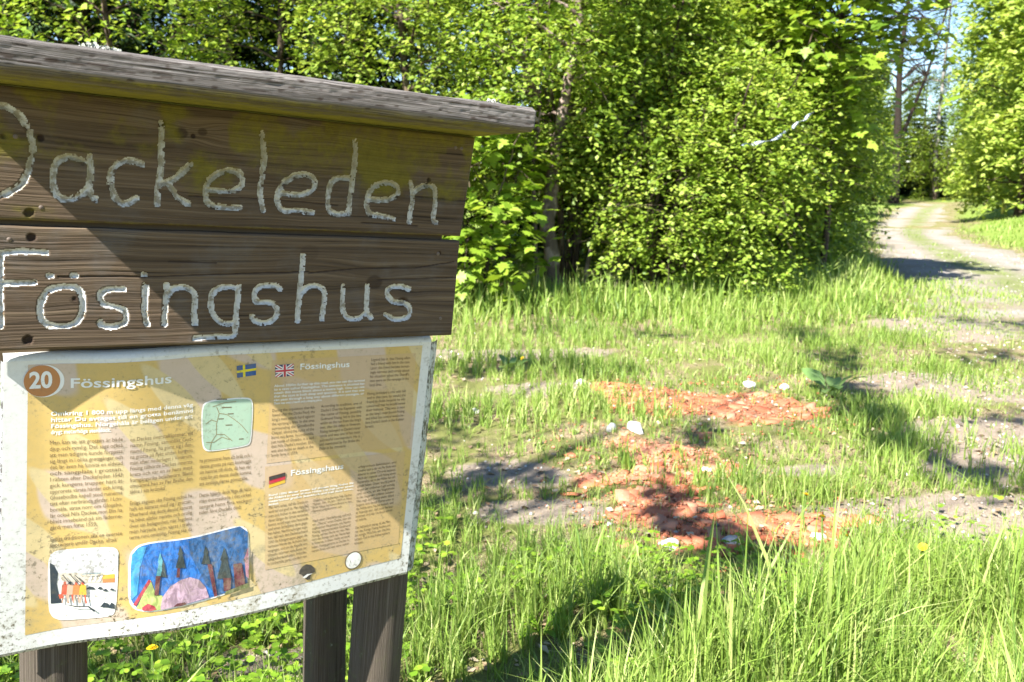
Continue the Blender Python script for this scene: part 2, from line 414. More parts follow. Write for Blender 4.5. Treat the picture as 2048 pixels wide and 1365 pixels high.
def spruce(name, label, loc, H, Rr, seed, cat='tree', group=None, z0=.06, tiers=32, mat='needle', dens=2.2, size=.25):
    r = np.random.default_rng(seed); loc = (loc[0], loc[1], float(height(loc[0], loc[1])) - .02)
    t = thing(name, label, cat, loc, r.random() * 6, group); mb = MB()
    mb.tube(np.array([(0, 0, -.1), (0.02, 0, H * .3), (0, .03, H * .7), (0, 0, H)]), np.array([.017 * H, .012 * H, .006 * H, .004]), 8, .05, seed)
    Ps, Ds, Ls = [], [], []
    for q in range(tiers):
        f = z0 + (1 - z0) * q / tiers; z = f * H; rr = Rr * (1 - f) ** .85 + .1; nb = int(6 + 5 * (1 - f))
        for b in range(nb):
            a = b / nb * 6.283 + q * 1.1 + r.normal() * .15; L = rr * r.uniform(.75, 1.08); d = np.array([math.cos(a), math.sin(a), 0])
            tip = np.array([0, 0, z]) + d * L - [0, 0, .28 * L]
            mb.tube(np.array([(0, 0, z), np.array([0, 0, z]) + d * L * .55 - [0, 0, .08 * L], tip]), np.array([.012, .008, .003]) * (1 + L * .5), 3)
            ns = int(max(5, L / .055 * dens)); fr = r.uniform(.12, 1, ns)
            base = np.array([0, 0, z]) + d * (L * fr)[:, None] - np.stack([fr * 0, fr * 0, .28 * L * fr ** 2], 1)
            side = np.where(r.random(ns) < .5, 1, -1)[:, None] * np.array([-d[1], d[0], 0])
            Ps.append(base); Ds.append(d * .6 + side * .8 + r.normal(size=(ns, 3)) * .25 - [0, 0, .35]); Ls.append(np.full(ns, .35 + .25 * L * .3))
    P = np.concatenate(Ps); D = np.concatenate(Ds); L = np.concatenate(Ls)
    obj('trunk', mb.mesh('trunk'), M['bark_dark'], t)
    nrm = np.array([0, 0, 1.]) + r.normal(size=P.shape) * .5
    Vv, Ff, k = leaf_verts(P, D, nrm, size * r.uniform(.7, 1.4, len(P)), OVAL, .32)
    obj('crown', mesh_np('crown', Vv, Ff, {'tint': np.repeat(np.clip(r.normal(.5, .2, len(P)), 0, 1), k)}), M[mat], t)
    return t

# ---- the edge of the wood: first row
GW = 'trees and shrubs along the edge of the wood'
st = [[(0, 0, -.1), (-.03, 0, .45), (-.09, 0, 1.0), (-.02, .02, 1.7), (.06, 0, 2.2), (.16, .05, 2.75), (.24, .1, 3.2), (.34, .1, 4.2), (.4, .1, 6.0)],
      [(-.22, -.1, -.05), (-.26, -.1, .9), (-.30, -.1, 1.6), (-.2, -.12, 2.2), (-.22, -.1, 2.6)], [(.35, .1, -.05), (.5, .05, 1.0), (.8, -.05, 1.6), (.95, 0, 2.6)]]
leafy('broadleaf_tree', 'tree with mottled pinkish grey trunk rising beside the right end of the roof', 'tree', (.54, 11.3), 6.4, 1.7, 2600, 9, .072, 'leaf_hazel', 'bark', 11, stems=st, z0=.30, gap=-.16, trunk_r=.108, limbs=60, group=GW, clear=lambda P: (P[:, 1] < .1) & (np.abs(P[:, 0] - .0) < .36) & (P[:, 2] < 2.5))
leafy('maple_sapling', 'low maple sapling with large lobed leaves just right of the two boards', 'shrub', (-.42, 10.6), 2.3, .78, 230, 6, .15, 'leaf_maple', 'bark_dark', 12, shape=MAPLE, z0=.12, gap=-.25, tilt=.4, limbs=25, trunk_r=.02, group=GW)
leafy('leafy_shrub', 'airy shrub of dark thin stems directly right of the mottled trunk', 'shrub', (1.75, 12.0), 4.6, 1.35, 2200, 9, .07, 'leaf_hazel', 'bark_dark', 13, z0=.12, gap=-.14, group=GW)
leafy('leafy_shrub', 'shrub whose bright leaves hang low over the tall grass above the crushed tiles', 'shrub', (2.75, 11.5), 2.9, 1.25, 1900, 9, .072, 'leaf_hazel', 'bark_dark', 14, z0=.05, gap=-.2, group=GW, tintshift=.12)
leafy('leafy_shrub', 'bright arching shrub between the mottled trunk and the low hanging leaves', 'shrub', (1.85, 11.1), 2.3, .9, 950, 9, .07, 'leaf_hazel', 'bark_dark', 24, z0=.22, gap=-.08, group=GW, tintshift=.1)
leafy('leafy_shrub', 'bright shrub just behind the mottled trunk, filling the wall of leaves above it', 'shrub', (.75, 11.9), 4.6, 1.15, 1500, 9, .07, 'leaf_birch', 'bark_dark', 25, z0=.3, gap=-.12, group=GW)
leafy('leafy_shrub', 'broad shrub below the blue and white tape', 'shrub', (3.9, 13.0), 3.6, 1.45, 2200, 9, .075, 'leaf_hazel', 'bark_dark', 15, z0=.08, gap=-.1, group=GW)
leafy('maple_tree', 'maple tree with layered pale green sprays above the blue and white tape', 'tree', (4.45, 12.9), 4.9, 1.6, 480, 7, .17, 'leaf_maple', 'bark_dark', 16, shape=MAPLE, stems=[[(0, 0, -.1), (.05, 0, 1.6), (.0, .1, 3), (.1, 0, 4.7)]], z0=.44, gap=-.05, tilt=.3, droop=.15, trunk_r=.05, slen=(.5, .95), group=GW, limbs=70)
leafy('leafy_shrub', 'dark green shrub where the wood meets the left edge of the track', 'shrub', (4.85, 15.0), 3.6, 1.3, 1100, 9, .09, 'leaf_hazel', 'bark_dark', 17, z0=.04, gap=-.1, group=GW, tintshift=-.05)
protoA = leafy('leafy_shrub', 'rounded bright green shrub past the dark shadow on the track', 'shrub', (5.8, 19.5), 4.2, 1.35, 900, 8, .11, 'leaf_birch', 'bark_dark', 18, z0=.05, gap=-.15, group=GW)
protoB = leafy('broadleaf_tree', 'bright small-leaved tree above the middle of the sign roof', 'tree', (-1.4, 12.1), 6.6, 1.75, 1700, 9, .08, 'leaf_birch', 'bark_dark', 19, stems=[[(0, 0, -.1), (.05, 0, 2.2), (-.1, .1, 4.4), (0, 0, 6.5)]], z0=.18, gap=-.16, trunk_r=.07, group=GW)
leafy('broadleaf_tree', 'bright tree behind the left half of the sign roof', 'tree', (-3.15, 12.4), 6.8, 1.55, 1150, 9, .085, 'leaf_birch', 'bark_dark', 20, stems=[[(0, 0, -.1), (.05, 0, 2.2), (.1, .1, 4.4), (0, 0, 6.5)]], z0=.25, gap=.0, trunk_r=.06, group=GW)
leafy('broadleaf_tree', 'sparse shaded tree in the top left corner before the dark spruces', 'tree', (-5.0, 11.6), 6.2, 1.7, 420, 8, .10, 'leaf_maple', 'bark_dark', 21, stems=[[(0, 0, -.1), (.1, 0, 2.2), (-.1, .1, 4.4), (0, 0, 6.1)]], z0=.25, gap=.1, trunk_r=.06, group=GW)
copy_tree(protoB, 'tall bright tree filling the top of the picture right of the mottled trunk', (2.6, 13.6, 0), 2.1, 1.1)
k = copy_tree(protoA, 'low rounded shrub beside dry grass halfway along the left of the track', (7.5, 24.0, .1), 1.0, .95)
copy_tree(protoA, 'spreading shrub on the left of the track just before it enters the shade', (8.9, 28.6, .1), 2.2, 1.15)
copy_tree(protoA, 'tall shrub on the left of the track nearest the dark pine trunk', (12.2, 35.5, .15), 3.7, 1.3)
copy_tree(protoA, 'shrub hanging over the left verge behind the grass in front of the track', (4.9, 17.0, .0), 5.1, .8)
copy_tree(protoB, 'bright tree rising over the shrubs on the left of the track', (2.6, 25.5, .1), .7, 1.25)
copy_tree(protoB, 'tree standing behind the maple sprays left of the sky gap', (3.4, 20.0, .1), 4.0, .95)
# ---- second row, seen only through the gaps
G2 = 'trees deeper in the wood'
for q, (a, b) in enumerate([(-.1, 14.6), (1.0, 15.2), (3.6, 16.4), (4.2, 18.6), (-7.0, 14.6), (6.2, 32.0), (4.6, 25.5), (-9.2, 12.8), (-4.0, 17.5), (-2.0, 18.5), (-6.0, 17.5), (-8.5, 18.5), (2.2, 19.5), (-.6, 20.5), (5, 22.5), (8.5, 38), (10.5, 44)]):
    c = copy_tree(protoB, 'shaded tree deeper in the wood seen only through gaps in the front foliage', (a, b, 0), q * 1.3 + .4, 1.05 + .06 * (q % 3)); c['group'] = G2
s0 = spruce('spruce_tree', 'dark spruce behind the left half of the sign roof', (-4.4, 14.6), 11, 2.3, 31, group='spruces in the wood')
for q, (a, b, l, sc) in enumerate([(-6.6, 14.4, 'dark spruce in the top left corner', 1.0), (-2.6, 16.6, 'dark spruce between bright trees above the middle of the roof', 1.1), (.8, 18.5, 'dark spruce far behind the mottled trunk', 1.1), (3.4, 20.5, 'dark spruce behind the airy shrub right of the mottled trunk', 1.1), (6.4, 24.0, 'dark spruce behind the maple sprays', 1.1), (-9.0, 16.5, 'dark spruce farthest left', 1.2)]):
    copy_tree(s0, l, (a, b, 0), q * .9, sc)
# ---- along and beyond the track
leafy('pine_tree', 'dark tall pine trunk standing left of the sky gap', 'tree', (23.3, 55.5), 17, 2.8, 380, 7, .2, 'needle', 'bark_pine_shaded', 41, stems=[[(0, 0, -.2), (-.1, 0, 4), (-.3, 0, 8), (.2, 0, 15)]], z0=.42, wid=.5, gap=.05, trunk_r=.29, slen=(.5, 1.2), tubek=10, prof=lambda f: 2.6 * np.clip(1 - .6 * f, .2, 1))
leafy('pine_tree', 'slender pine with pale upper trunk in the middle of the sky gap', 'tree', (30.0, 65), 17, 2.4, 300, 7, .22, 'needle', 'bark_pale', 42, stems=[[(0, 0, -.2), (0, 0, 5), (.1, 0, 10), (.3, 0, 17)]], z0=.45, wid=.5, gap=.1, trunk_r=.17, slen=(.5, 1.3), tubek=8, prof=lambda f: 2.4 * np.clip(1 - .6 * f, .2, 1))
leafy('broadleaf_tree', 'dark leafy tree crossing the lower part of the sky gap', 'tree', (24.5, 47), 9.2, 2.5, 520, 8, .2, 'leaf_hazel', 'bark_dark', 43, stems=[[(0, 0, -.2), (0.2, 0, 3), (-.2, 0, 6), (-.5, 0, 9)]], z0=.4, gap=.02, trunk_r=.12, slen=(.5, 1.2), tintshift=-.35)
leafy('pine_tree', 'leaning dark pine whose trunk crosses the sky at the top edge', 'tree', (25.2, 62), 18, 2.2, 260, 7, .22, 'needle', 'bark_pine_shaded', 48, stems=[[(0, 0, -.2), (1.2, 0, 5), (2.6, 0, 9), (4.5, 0, 18)]], z0=.5, wid=.5, gap=.1, trunk_r=.16, slen=(.5, 1.2), tubek=8, prof=lambda f: 2.2 * np.clip(1 - .5 * f, .2, 1))
protoR = leafy('broadleaf_tree', 'big bright yellow green tree on the right of the track, cut by the picture edge', 'tree', (17.0, 30.5), 11.5, 2.6, 3000, 10, .20, 'leaf_birch', 'bark_dark', 44, stems=[[(0, 0, -.1), (.1, 0, 3), (-.1, .1, 6), (0, 0, 10)], [(0, 0, .5), (.7, -.5, 2.5), (1.2, -.9, 5)]], z0=.03, gap=-.15, trunk_r=.13, slen=(.35, .85), prof=lambda f: 2.35 * np.clip(.75 + .7 * f - 1.25 * f ** 2.2, .15, 1.1), tintshift=.18)
copy_tree(protoR, 'leafy tree reaching over the far end of the track below the sky gap', (31.5, 62.0, .3), 2.6, .66)
copy_tree(protoR, 'leafy tree left of the sky gap behind the dark pine', (24.3, 63.0, .3), 5.2, .85)
copy_tree(protoR, 'tall tree standing behind the big bright tree right of the track', (21.8, 37.5, .4), 1.9, 1.05)
copy_tree(protoR, 'bright tree farther down the right of the track beyond the yellow post', (25.5, 46.0, .4), 4.0, .55)
b1 = leafy('leafy_shrub', 'yellow green shrub at the far end of the track', 'shrub', (23.3, 58.5), 4.6, 2.0, 420, 7, .2, 'leaf_birch', 'bark_dark', 45, z0=.05, gap=-.15, slen=(.4, .9), group='shrubs at the far end of the track')
copy_tree(b1, 'low shrub under the pale pine trunk at the far end of the track', (20.4, 52.0, .3), 1.4, .9)
copy_tree(b1, 'shrub in shade where the track bends out of sight', (29.0, 62.5, .2), 3.0, 1.0)
far0 = spruce('spruce_tree', 'dark spruce closing the view behind the end of the track', (25.5, 72), 13, 3.4, 46, group='spruces beyond the end of the track', size=.4, tiers=24)
for q, (a, b, sc) in enumerate([(19.0, 60, .85), (21.5, 64, .8), (24.2, 66, .75), (27.0, 67.5, .75), (29.8, 67, .75), (32.5, 64, .85), (35, 60, 1.0), (31.5, 56, .95), (34.5, 51, 1.2), (16.5, 57, 1.0), (29.6, 66.5, 1.45), (32.6, 66, 1.5), (35.2, 63.5, 1.5), (27.0, 71, 1.6), (30.8, 60.5, 1.0), (24.5, 68, 1.6)]):
    c = copy_tree(protoB, 'shaded low tree in the dark wood closing the end of the track', (a, b, 0), q * 1.7, sc); c['group'] = 'trees closing the end of the track'
for q, (a, b, l) in enumerate([(30.5, 70, 'dark spruce right of the end of the track'), (21.0, 70, 'dark spruce left of the end of the track'), (16.5, 66, 'dark spruce behind the pine left of the sky gap'), (35.5, 66, 'dark spruce behind the right hand trees'), (12.5, 56, 'dark spruce behind the shrubs on the left of the track'), (28.0, 80, 'farthest spruce straight down the track'), (9.0, 47, 'dark spruce behind the bright tree left of the track'), (33, 84, 'far spruce showing low behind the bend'), (30.4, 66, 'small dark spruce straight behind the end of the track'), (33.4, 68, 'small dark spruce just right of the end of the track'), (36, 70, 'small dark spruce second to the right of the end of the track'), (28.2, 69, 'small dark spruce just left of the end of the track'), (37.5, 63, 'small dark spruce behind the yellow post')]):
    copy_tree(far0, l, (a, b, 0), q * 1.2, (.72, .8, .78, .85, .85, .8, .8, .8, .56, .6, .55, .62, .7)[q])
# ---- tree behind and left of the viewer: its boughs dapple the grass in front
SXY = np.array([TO_SUN.x, TO_SUN.y]) / TO_SUN.z
SHADE = [(-.15, 7.25, .55, .22, 5.2, 26), (.5, 7.0, .4, .15, 5.4, 12), (.0, 4.45, .35, .2, 5.0, 22), (.78, 4.16, .03, .07, 5.0, 4), (.82, 4.02, .03, .06, 5.0, 4), (.85, 3.88, .03, .06, 5.0, 4), (.89, 3.74, .03, .06, 5.0, 5), (.94, 3.60, .04, .06, 5.0, 6), (.99, 3.46, .05, .06, 5.0, 7), (1.05, 3.33, .06, .06, 5.0, 7),
         (2.95, 8.6, .30, .4, 6.2, 24), (2.75, 7.5, .16, .5, 6.2, 24), (2.5, 6.5, .13, .4, 6.1, 22), (2.3, 5.7, .12, .35, 6.0, 20), (2.25, 5.0, .12, .25, 6.0, 18), (2.4, 4.5, .2, .12, 6.0, 16), (2.75, 4.25, .2, .1, 6.0, 12), (1.5, 8.8, .3, .2, 6.3, 10), (1.15, 5.1, .06, .25, 5.6, 6),
         (-.5, 5.4, .3, .3, 5.4, 14), (4.2, 7.6, .5, .3, 6.6, 16), (5.2, 9.6, .7, .4, 6.8, 22), (3.3, 5.6, .3, .2, 6.2, 8), (.6, 9.2, .5, .3, 6.2, 12)]
r = np.random.default_rng(99); tx, ty = -5.2, -1.6
t = thing('broadleaf_tree', 'overhanging tree behind the viewer whose boughs dapple the grass', 'tree', (tx, ty, float(height(tx, ty)) - .03))
mb = MB(); tp = np.array([(0, 0, -.1), (.1, 0, 2), (.3, .1, 4), (.6, .3, 6), (.7, .4, 9)], float); mb.tube(tp, np.array([.24, .19, .15, .1, .03]), 12, .04, 5)
Ps, Ds, Ls = [], [], []
for (sx, sy, rx, ry, h, n) in SHADE:
    c = np.array([sx + SXY[0] * h - tx, sy + SXY[1] * h - ty, h])
    pp, rr = limb(np.array([.3, .1, 3.2 + .25 * (h - 4)]), c, .02, .006, r, 8, .04); mb.tube(pp, rr, 5)
    ll = max(.06, min(.38, 1.3 * min(rx, ry))); P = c + np.stack([r.normal(size=n) * rx, r.normal(size=n) * ry, r.normal(size=n) * .15], 1) * .5
    Ps.append(P); Ds.append(r.normal(size=(n, 3)) * np.array([1, 1, .3])); Ls.append(r.uniform(.5, 1, n) * ll)
obj('trunk', mb.mesh('trunk'), M['bark'], t)
P = np.concatenate(Ps); pos, ld, ln, sz, ti = sprig_leaves(r, P, np.concatenate(Ds), np.concatenate(Ls), 8, .10)
Vv, Ff, k = leaf_verts(pos, ld, ln, sz, OVAL)
obj('crown', mesh_np('crown', Vv, Ff, {'tint': np.repeat(ti, k)}), M['leaf_hazel'], t)

# ------------------------------------------------------------------ grass and herbs
WALL = [(-9, 10.2), (-3, 10.3), (.5, 10.9), (2.8, 11.2), (4.2, 12.2), (4.9, 14.2), (5.6, 17), (7.4, 23), (10.4, 31), (16, 42)]
def wall_dist(x, y):
    best = np.full(np.shape(x), 1e9)
    for (x0, y0), (x1, y1) in zip(WALL[:-1], WALL[1:]):
        dx, dy = x1 - x0, y1 - y0; t = np.clip(((x - x0) * dx + (y - y0) * dy) / (dx * dx + dy * dy), 0, 1)
        d = np.hypot(x - x0 - t * dx, y - y0 - t * dy); sg = np.sign((x - x0) * dy - (y - y0) * dx)
        best = np.where(d < np.abs(best), d * sg, best)
    return best
def grass_field(x, y):
    q, side, cen = path_info(x, y); wd = wall_dist(x, y)
    tl = tile_mask(x, y); so = soil_mask(x, y); cl = fbm(x, y, 1.6, 2, 4)
    d = .30 + 1.5 * (cl - .38)
    d = d * (1 - .90 * so) * (1 - .78 * tl)
    inp = sstep(.35, -.35, q)
    patchy = sstep(.32, .52, fbm(x, y, 1.1, 6, 3)) * .62
    d = d * (1 - inp) + inp * np.maximum(.05, patchy * sstep(17, 11, y) + .35 * sstep(.5, .1, cen) * sstep(12, 18, y))
    d = np.where(wd < -.3, d * .25, d)
    tall = sstep(2.6, .2, wd) * sstep(-.8, .0, wd)
    front = sstep(3.7, 2.9, y + .25 * (fbm(x, y, 1.2, 4, 2) - .5))
    d = np.maximum(d, .9 * tall * (1 - inp)); d = np.maximum(d, (.02 + .75 * cl) * front * (1 - .8 * so))
    rf = sstep(.1, .8, x) * front
    h = .04 + .07 * cl + .22 * tall + .02 * front * (.4 + cl) + .11 * rf * sstep(.42, .62, cl) + .05 * sstep(.5, .75, cl)
    h = h * (1 - .45 * inp) * (1 - .3 * tl)
    ca = (x - .4) * .83 + (y - 2.62) * .56; cc = (x - .4) * .56 - (y - 2.62) * .83
    low = sstep(.24, .12, np.abs(cc)) * sstep(.75, .55, ca); h = h * (1 - .55 * low); d = d * (1 - .5 * low)
    hi_ = sstep(.10, .2, cc) * sstep(.75, .5, cc) * sstep(1.0, .6, ca) * sstep(-.9, -.5, ca); h = h + .05 * hi_ * (.5 + cl); d = np.maximum(d, .75 * hi_)
    return np.clip(d, 0, 1), h
def blades(r, n, y0, y1, nseg, wmul, dens_pow=1.0, xlim=None):
    y = y0 + (y1 - y0) * np.sqrt(r.random(n) * (1 - (y0 / y1) ** 2) + (y0 / y1) ** 2) if False else r.uniform(y0, y1, n)
    x = (r.random(n) * 2 - 1) * (.64 * y + .35) if xlim is None else r.uniform(xlim[0], xlim[1], n)
    # tufts: pull towards clump centres
    cxy = np.stack([x, y], 1); g = .11; ce = (np.floor(cxy / g) + .5) * g + (vn(cxy[:, 0] // g * 7.7, cxy[:, 1] // g * 3.3, 1, 2)[:, None] - .5) * g
    w = r.random(n)[:, None] ** .6 * .55; cxy = cxy * (1 - w) + ce * w; x, y = cxy.T
    d, h = grass_field(x, y); k = r.random(n) < d ** dens_pow
    x, y, h = x[k], y[k], h[k]; n = len(x); h = h * r.uniform(.45, 1.45, n) * np.where(r.random(n) < .06, 1.5, 1)
    z = height(x, y) - .005
    a = r.uniform(0, 6.283, n); lean = np.abs(r.normal(.34, .36, n)); w = (.0028 + .010 * h) * wmul * r.uniform(.6, 1.4, n)
    dirv = np.stack([np.cos(a), np.sin(a), 0 * a], 1); yaw = a + 1.57 + r.normal(0, .5, n); sd = np.stack([np.cos(yaw), np.sin(yaw), 0 * a], 1)
    f = np.linspace(0, 1, nseg + 1); P0 = np.stack([x, y, z], 1)
    cl = P0[:, None] + dirv[:, None] * (lean * h)[:, None, None] * (f ** 1.8)[None, :, None]
    cl[..., 2] += h[:, None] * (f - .32 * np.minimum(lean, 1.4)[:, None] * f ** 2.4)
    ww = (w[:, None] * (1 - f[None] ** 1.7))[..., None]
    Lf = cl[:, :-1] - sd[:, None] * ww[:, :-1]; Rt = cl[:, :-1] + sd[:, None] * ww[:, :-1]
    V = np.concatenate([Lf, Rt, cl[:, -1:]], 1); nv = 2 * nseg + 1; F = []
    for s in range(nseg - 1): F += [(s, nseg + s, nseg + s + 1), (s, nseg + s + 1, s + 1)]
    F.append((nseg - 1, 2 * nseg - 1, 2 * nseg))
    F = np.array(F)[None] + (np.arange(n) * nv)[:, None, None]
    base = .45 + .35 * (fbm(x, y, .9, 1, 3) - .5) + r.normal(0, .19, n); base = np.where(r.random(n) < .09, r.uniform(.9, 1, n), base)
    return V.reshape(-1, 3), F.reshape(-1, 3), np.repeat(np.clip(base, 0, 1), nv)
def merge(parts):
    off = 0; Vs, Fs, Ts = [], [], []
    for V, F, T in parts: Vs.append(V); Fs.append(F + off); Ts.append(T); off += len(V)
    return np.concatenate(Vs), np.concatenate(Fs), np.concatenate(Ts)
r = np.random.default_rng(5)
Vg, Fg, Tg = merge([blades(r, 86000, 1.9, 4.3, 4, .62), blades(r, 120000, 4.3, 9.0, 3, .95), blades(r, 60000, 9.0, 14.0, 2, 1.7), blades(r, 42000, 14.0, 30.0, 2, 3.0, 1.0, (4, 21)), blades(r, 9000, 30, 52, 2, 6.0, 1.0, (12, 34))])
g = obj('grass', mesh_np('grass', Vg, Fg, {'tint': Tg}), M['grass']); tag(g, 'green grass in tufts and tall blades across the clearing', 'grass', kind='stuff')

# small three-part leaves of low ground cover
n = 5500; y = r.uniform(2.1, 4.2, n); x = (r.random(n) * 2 - 1) * (.62 * y + .2)
d = sstep(.5, .62, fbm(x, y, 1.5, 7, 3)) * sstep(4.1, 3.0, y) + .5 * sstep(-.1, -.4, x) * sstep(3.3, 2.6, y)
k = (r.random(n) < d) & (tile_mask(x, y) < .5); x, y = x[k], y[k]; n = len(x); hh = r.uniform(.03, .13, n); z = height(x, y)
a = r.uniform(0, 6.28, n); Pn, Dn, Nn_, Sz, Tt = [], [], [], [], []
for q in range(3):
    aa = a + q * 2.094; dv = np.stack([np.cos(aa), np.sin(aa), 0 * a - .1], 1)
    Pn.append(np.stack([x, y, z + hh], 1)); Dn.append(dv); Nn_.append(np.array([0, 0, 1.]) + r.normal(0, .3, (n, 3))); Sz.append(r.uniform(.010, .030, n)); Tt.append(r.uniform(.3, 1, n))
Vv, Ff, k = leaf_verts(np.concatenate(Pn), np.concatenate(Dn), np.concatenate(Nn_), np.concatenate(Sz), ROUND)
gc = obj('ground_cover', mesh_np('ground_cover', Vv, Ff, {'tint': np.repeat(np.concatenate(Tt), k)}), M['herb']); tag(gc, 'small round leaves of low herbs among the grass in front', 'ground cover', kind='stuff')

# dry leaf litter and straw lying between the blades
n = 5200; y = r.uniform(2.1, 8.5, n) ** 1.0; x = (r.random(n) * 2 - 1) * (.62 * y + .2); z = height(x, y) + r.uniform(.002, .02, n)
a = r.uniform(0, 6.28, n); Vv, Ff, k = leaf_verts(np.stack([x, y, z], 1), np.stack([np.cos(a), np.sin(a), r.normal(0, .15, n)], 1), np.array([0, 0, 1.]) + r.normal(0, .35, (n, 3)), r.uniform(.015, .055, n), OVAL, .8)
M['litter'] = leaf_mat('dry leaf', (.10, .06, .03), (.28, .20, .12), (.52, .43, .31), .1, .8)
tag(obj('leaf_litter', mesh_np('leaf_litter', Vv, Ff, {'tint': np.repeat(r.random(n), k)}), M['litter']), 'dry brown leaves and bits of straw lying on the ground', 'litter', kind='stuff')
# loose gravel
OCT = (np.array([[.5, 0, 0], [0, .4, .05], [-.5, .1, 0], [0, -.45, 0], [.05, 0, .32], [0, 0, -.3]]), np.array([[0, 1, 4], [1, 2, 4], [2, 3, 4], [3, 0, 4], [1, 0, 5], [2, 1, 5], [3, 2, 5], [0, 3, 5]]))
n = 17000; y = r.uniform(2.3, 20, n); x = (r.random(n) * 2 - 1) * (.62 * y + .2); q, _, _ = path_info(x, y)
k = r.random(n) < np.clip(.08 + soil_mask(x, y) + sstep(.3, -.5, q) * .8 + tile_mask(x, y) * .5, 0, 1); x, y = x[k], y[k]; n = len(x); a = r.uniform(0, 6.28, n)
Vv, Ff, k = leaf_verts(np.stack([x, y, height(x, y) + .004], 1), np.stack([np.cos(a), np.sin(a), r.normal(0, .2, n)], 1), np.array([0, 0, 1.]) + r.normal(0, .3, (n, 3)), r.uniform(.008, .03, n) * r.uniform(.6, 1.4, n) * np.clip(y / 8, 1, 2), OCT)
m = N('pebbles'); M['pebble'] = m.done(m.bsdf(m.ramp(m.attr('tint'), [(0, (.16, .14, .12)), (.6, (.42, .38, .33)), (1, (.72, .69, .65))]), .9, .2))
tag(obj('loose_gravel', mesh_np('loose_gravel', Vv, Ff, {'tint': np.repeat(r.random(n), k)}), M['pebble']), 'loose pale gravel on the bare patches', 'gravel', kind='stuff')

# ------------------------------------------------------------------ crushed roof tiles
def shard(seed):
    q = np.random.default_rng(seed); k = int(q.integers(3, 6)); a = np.arange(k) / k * 6.283 + q.normal(0, .28, k)
    rr = q.uniform(.5, 1.15, k); ring = np.stack([rr * np.cos(a), rr * np.sin(a) * q.uniform(.6, .9)], 1); bend = q.uniform(-.12, .22)
    top = np.concatenate([ring * .97, (bend * ring[:, 1:] ** 2 + .10)], 1); bot = np.concatenate([ring, bend * ring[:, 1:] ** 2 - .10], 1)
    V = np.concatenate([top, bot, [[0, 0, .10]]]); F = []
    for i in range(k): j = (i + 1) % k; F += [(i, j, 2 * k), (i, k + i, k + j), (i, k + j, j)]
    return mesh_np('tile_fragment', V, F)
def tile_mat(name, a, b, dust):
    m = N(name); f = m.noise(m.pos(), 22, 4, .6); g = m.noise(m.pos(), 130, 3, .7)
    c = m.mix(f, a, b); c = m.mix(m.math('MULTIPLY', m.step(g, .5, .7), .4), c, dust)
    return m.done(m.bsdf(c, .9, .15, m.bump(g, .5, .004)))
TM = [tile_mat('red clay', (.30, .075, .035), (.46, .135, .068), (.52, .30, .21)), tile_mat('orange clay', (.37, .11, .052), (.52, .185, .10), (.55, .37, .27)), tile_mat('pale clay', (.38, .15, .085), (.50, .24, .15), (.52, .38, .29))]
shards = []
for q in range(15):
    me = shard(200 + q); me.materials.append(TM[(0, 1, 2, 1, 2)[q % 5]]); shards.append(me)
CH = [('crushed_tiles', 'farthest strip of crushed orange roof tiles, beside the broad dock leaves', 150), ('crushed_tiles', 'middle patch of crushed orange roof tiles, below the large white stone', 140), ('crushed_tiles', 'nearest patch of crushed orange roof tiles, beside the yellow flowers', 170)]
chips = []
for Pq, (nm, lb, cnt) in zip(TILES, CH):
    Pa = np.array(Pq); cx, cy = Pa.mean(0); t = thing(nm, lb, 'tile rubble', (cx, cy, float(height(cx, cy))), 0, 'patches of crushed roof tiles')
    lo, hi = Pa.min(0) - .12, Pa.max(0) + .12; k = 0
    while k < cnt:
        x, y = r.uniform(lo[0], hi[0]), r.uniform(lo[1], hi[1])
        if tile_mask(np.array([x]), np.array([y]))[0] < .5 and r.random() > .10: continue
        s = float(np.clip(r.lognormal(-3.0, .42), .025, .095)); o = obj('tile_fragment', shards[int(r.integers(15))], None, t)
        o.matrix_basis = Matrix.Translation((x - cx, y - cy, float(height(x, y)) + .003 + .06 * s * r.random() - float(height(cx, cy)))) @ Matrix.Rotation(r.uniform(0, 6.28), 4, 'Z') @ Matrix.Rotation(r.normal(0, .16), 4, 'X') @ Matrix.Rotation(r.normal(0, .12), 4, 'Y') @ Matrix.Diagonal((s, s, s * r.uniform(.6, 1.1), 1))
        k += 1
    n = 4200; x = r.uniform(lo[0] - .1, hi[0] + .1, n); y = r.uniform(lo[1] - .15, hi[1] + .15, n); kk = (tile_mask(x, y) > .5) | (r.random(n) < .12); x, y = x[kk], y[kk]; n = len(x); a = r.uniform(0, 6.28, n)
    Vv, Ff, k2 = leaf_verts(np.stack([x - cx, y - cy, height(x, y) + .006 - float(height(cx, cy))], 1), np.stack([np.cos(a), np.sin(a), r.normal(0, .3, n)], 1), np.array([0, 0, 1.]) + r.normal(0, .4, (n, 3)), r.lognormal(-4.25, .5, n), OCT)
    tag(obj('tile_chips', mesh_np('tile_chips', Vv, Ff), TM[2] if cnt == 140 else TM[1], t), None, kind='stuff')

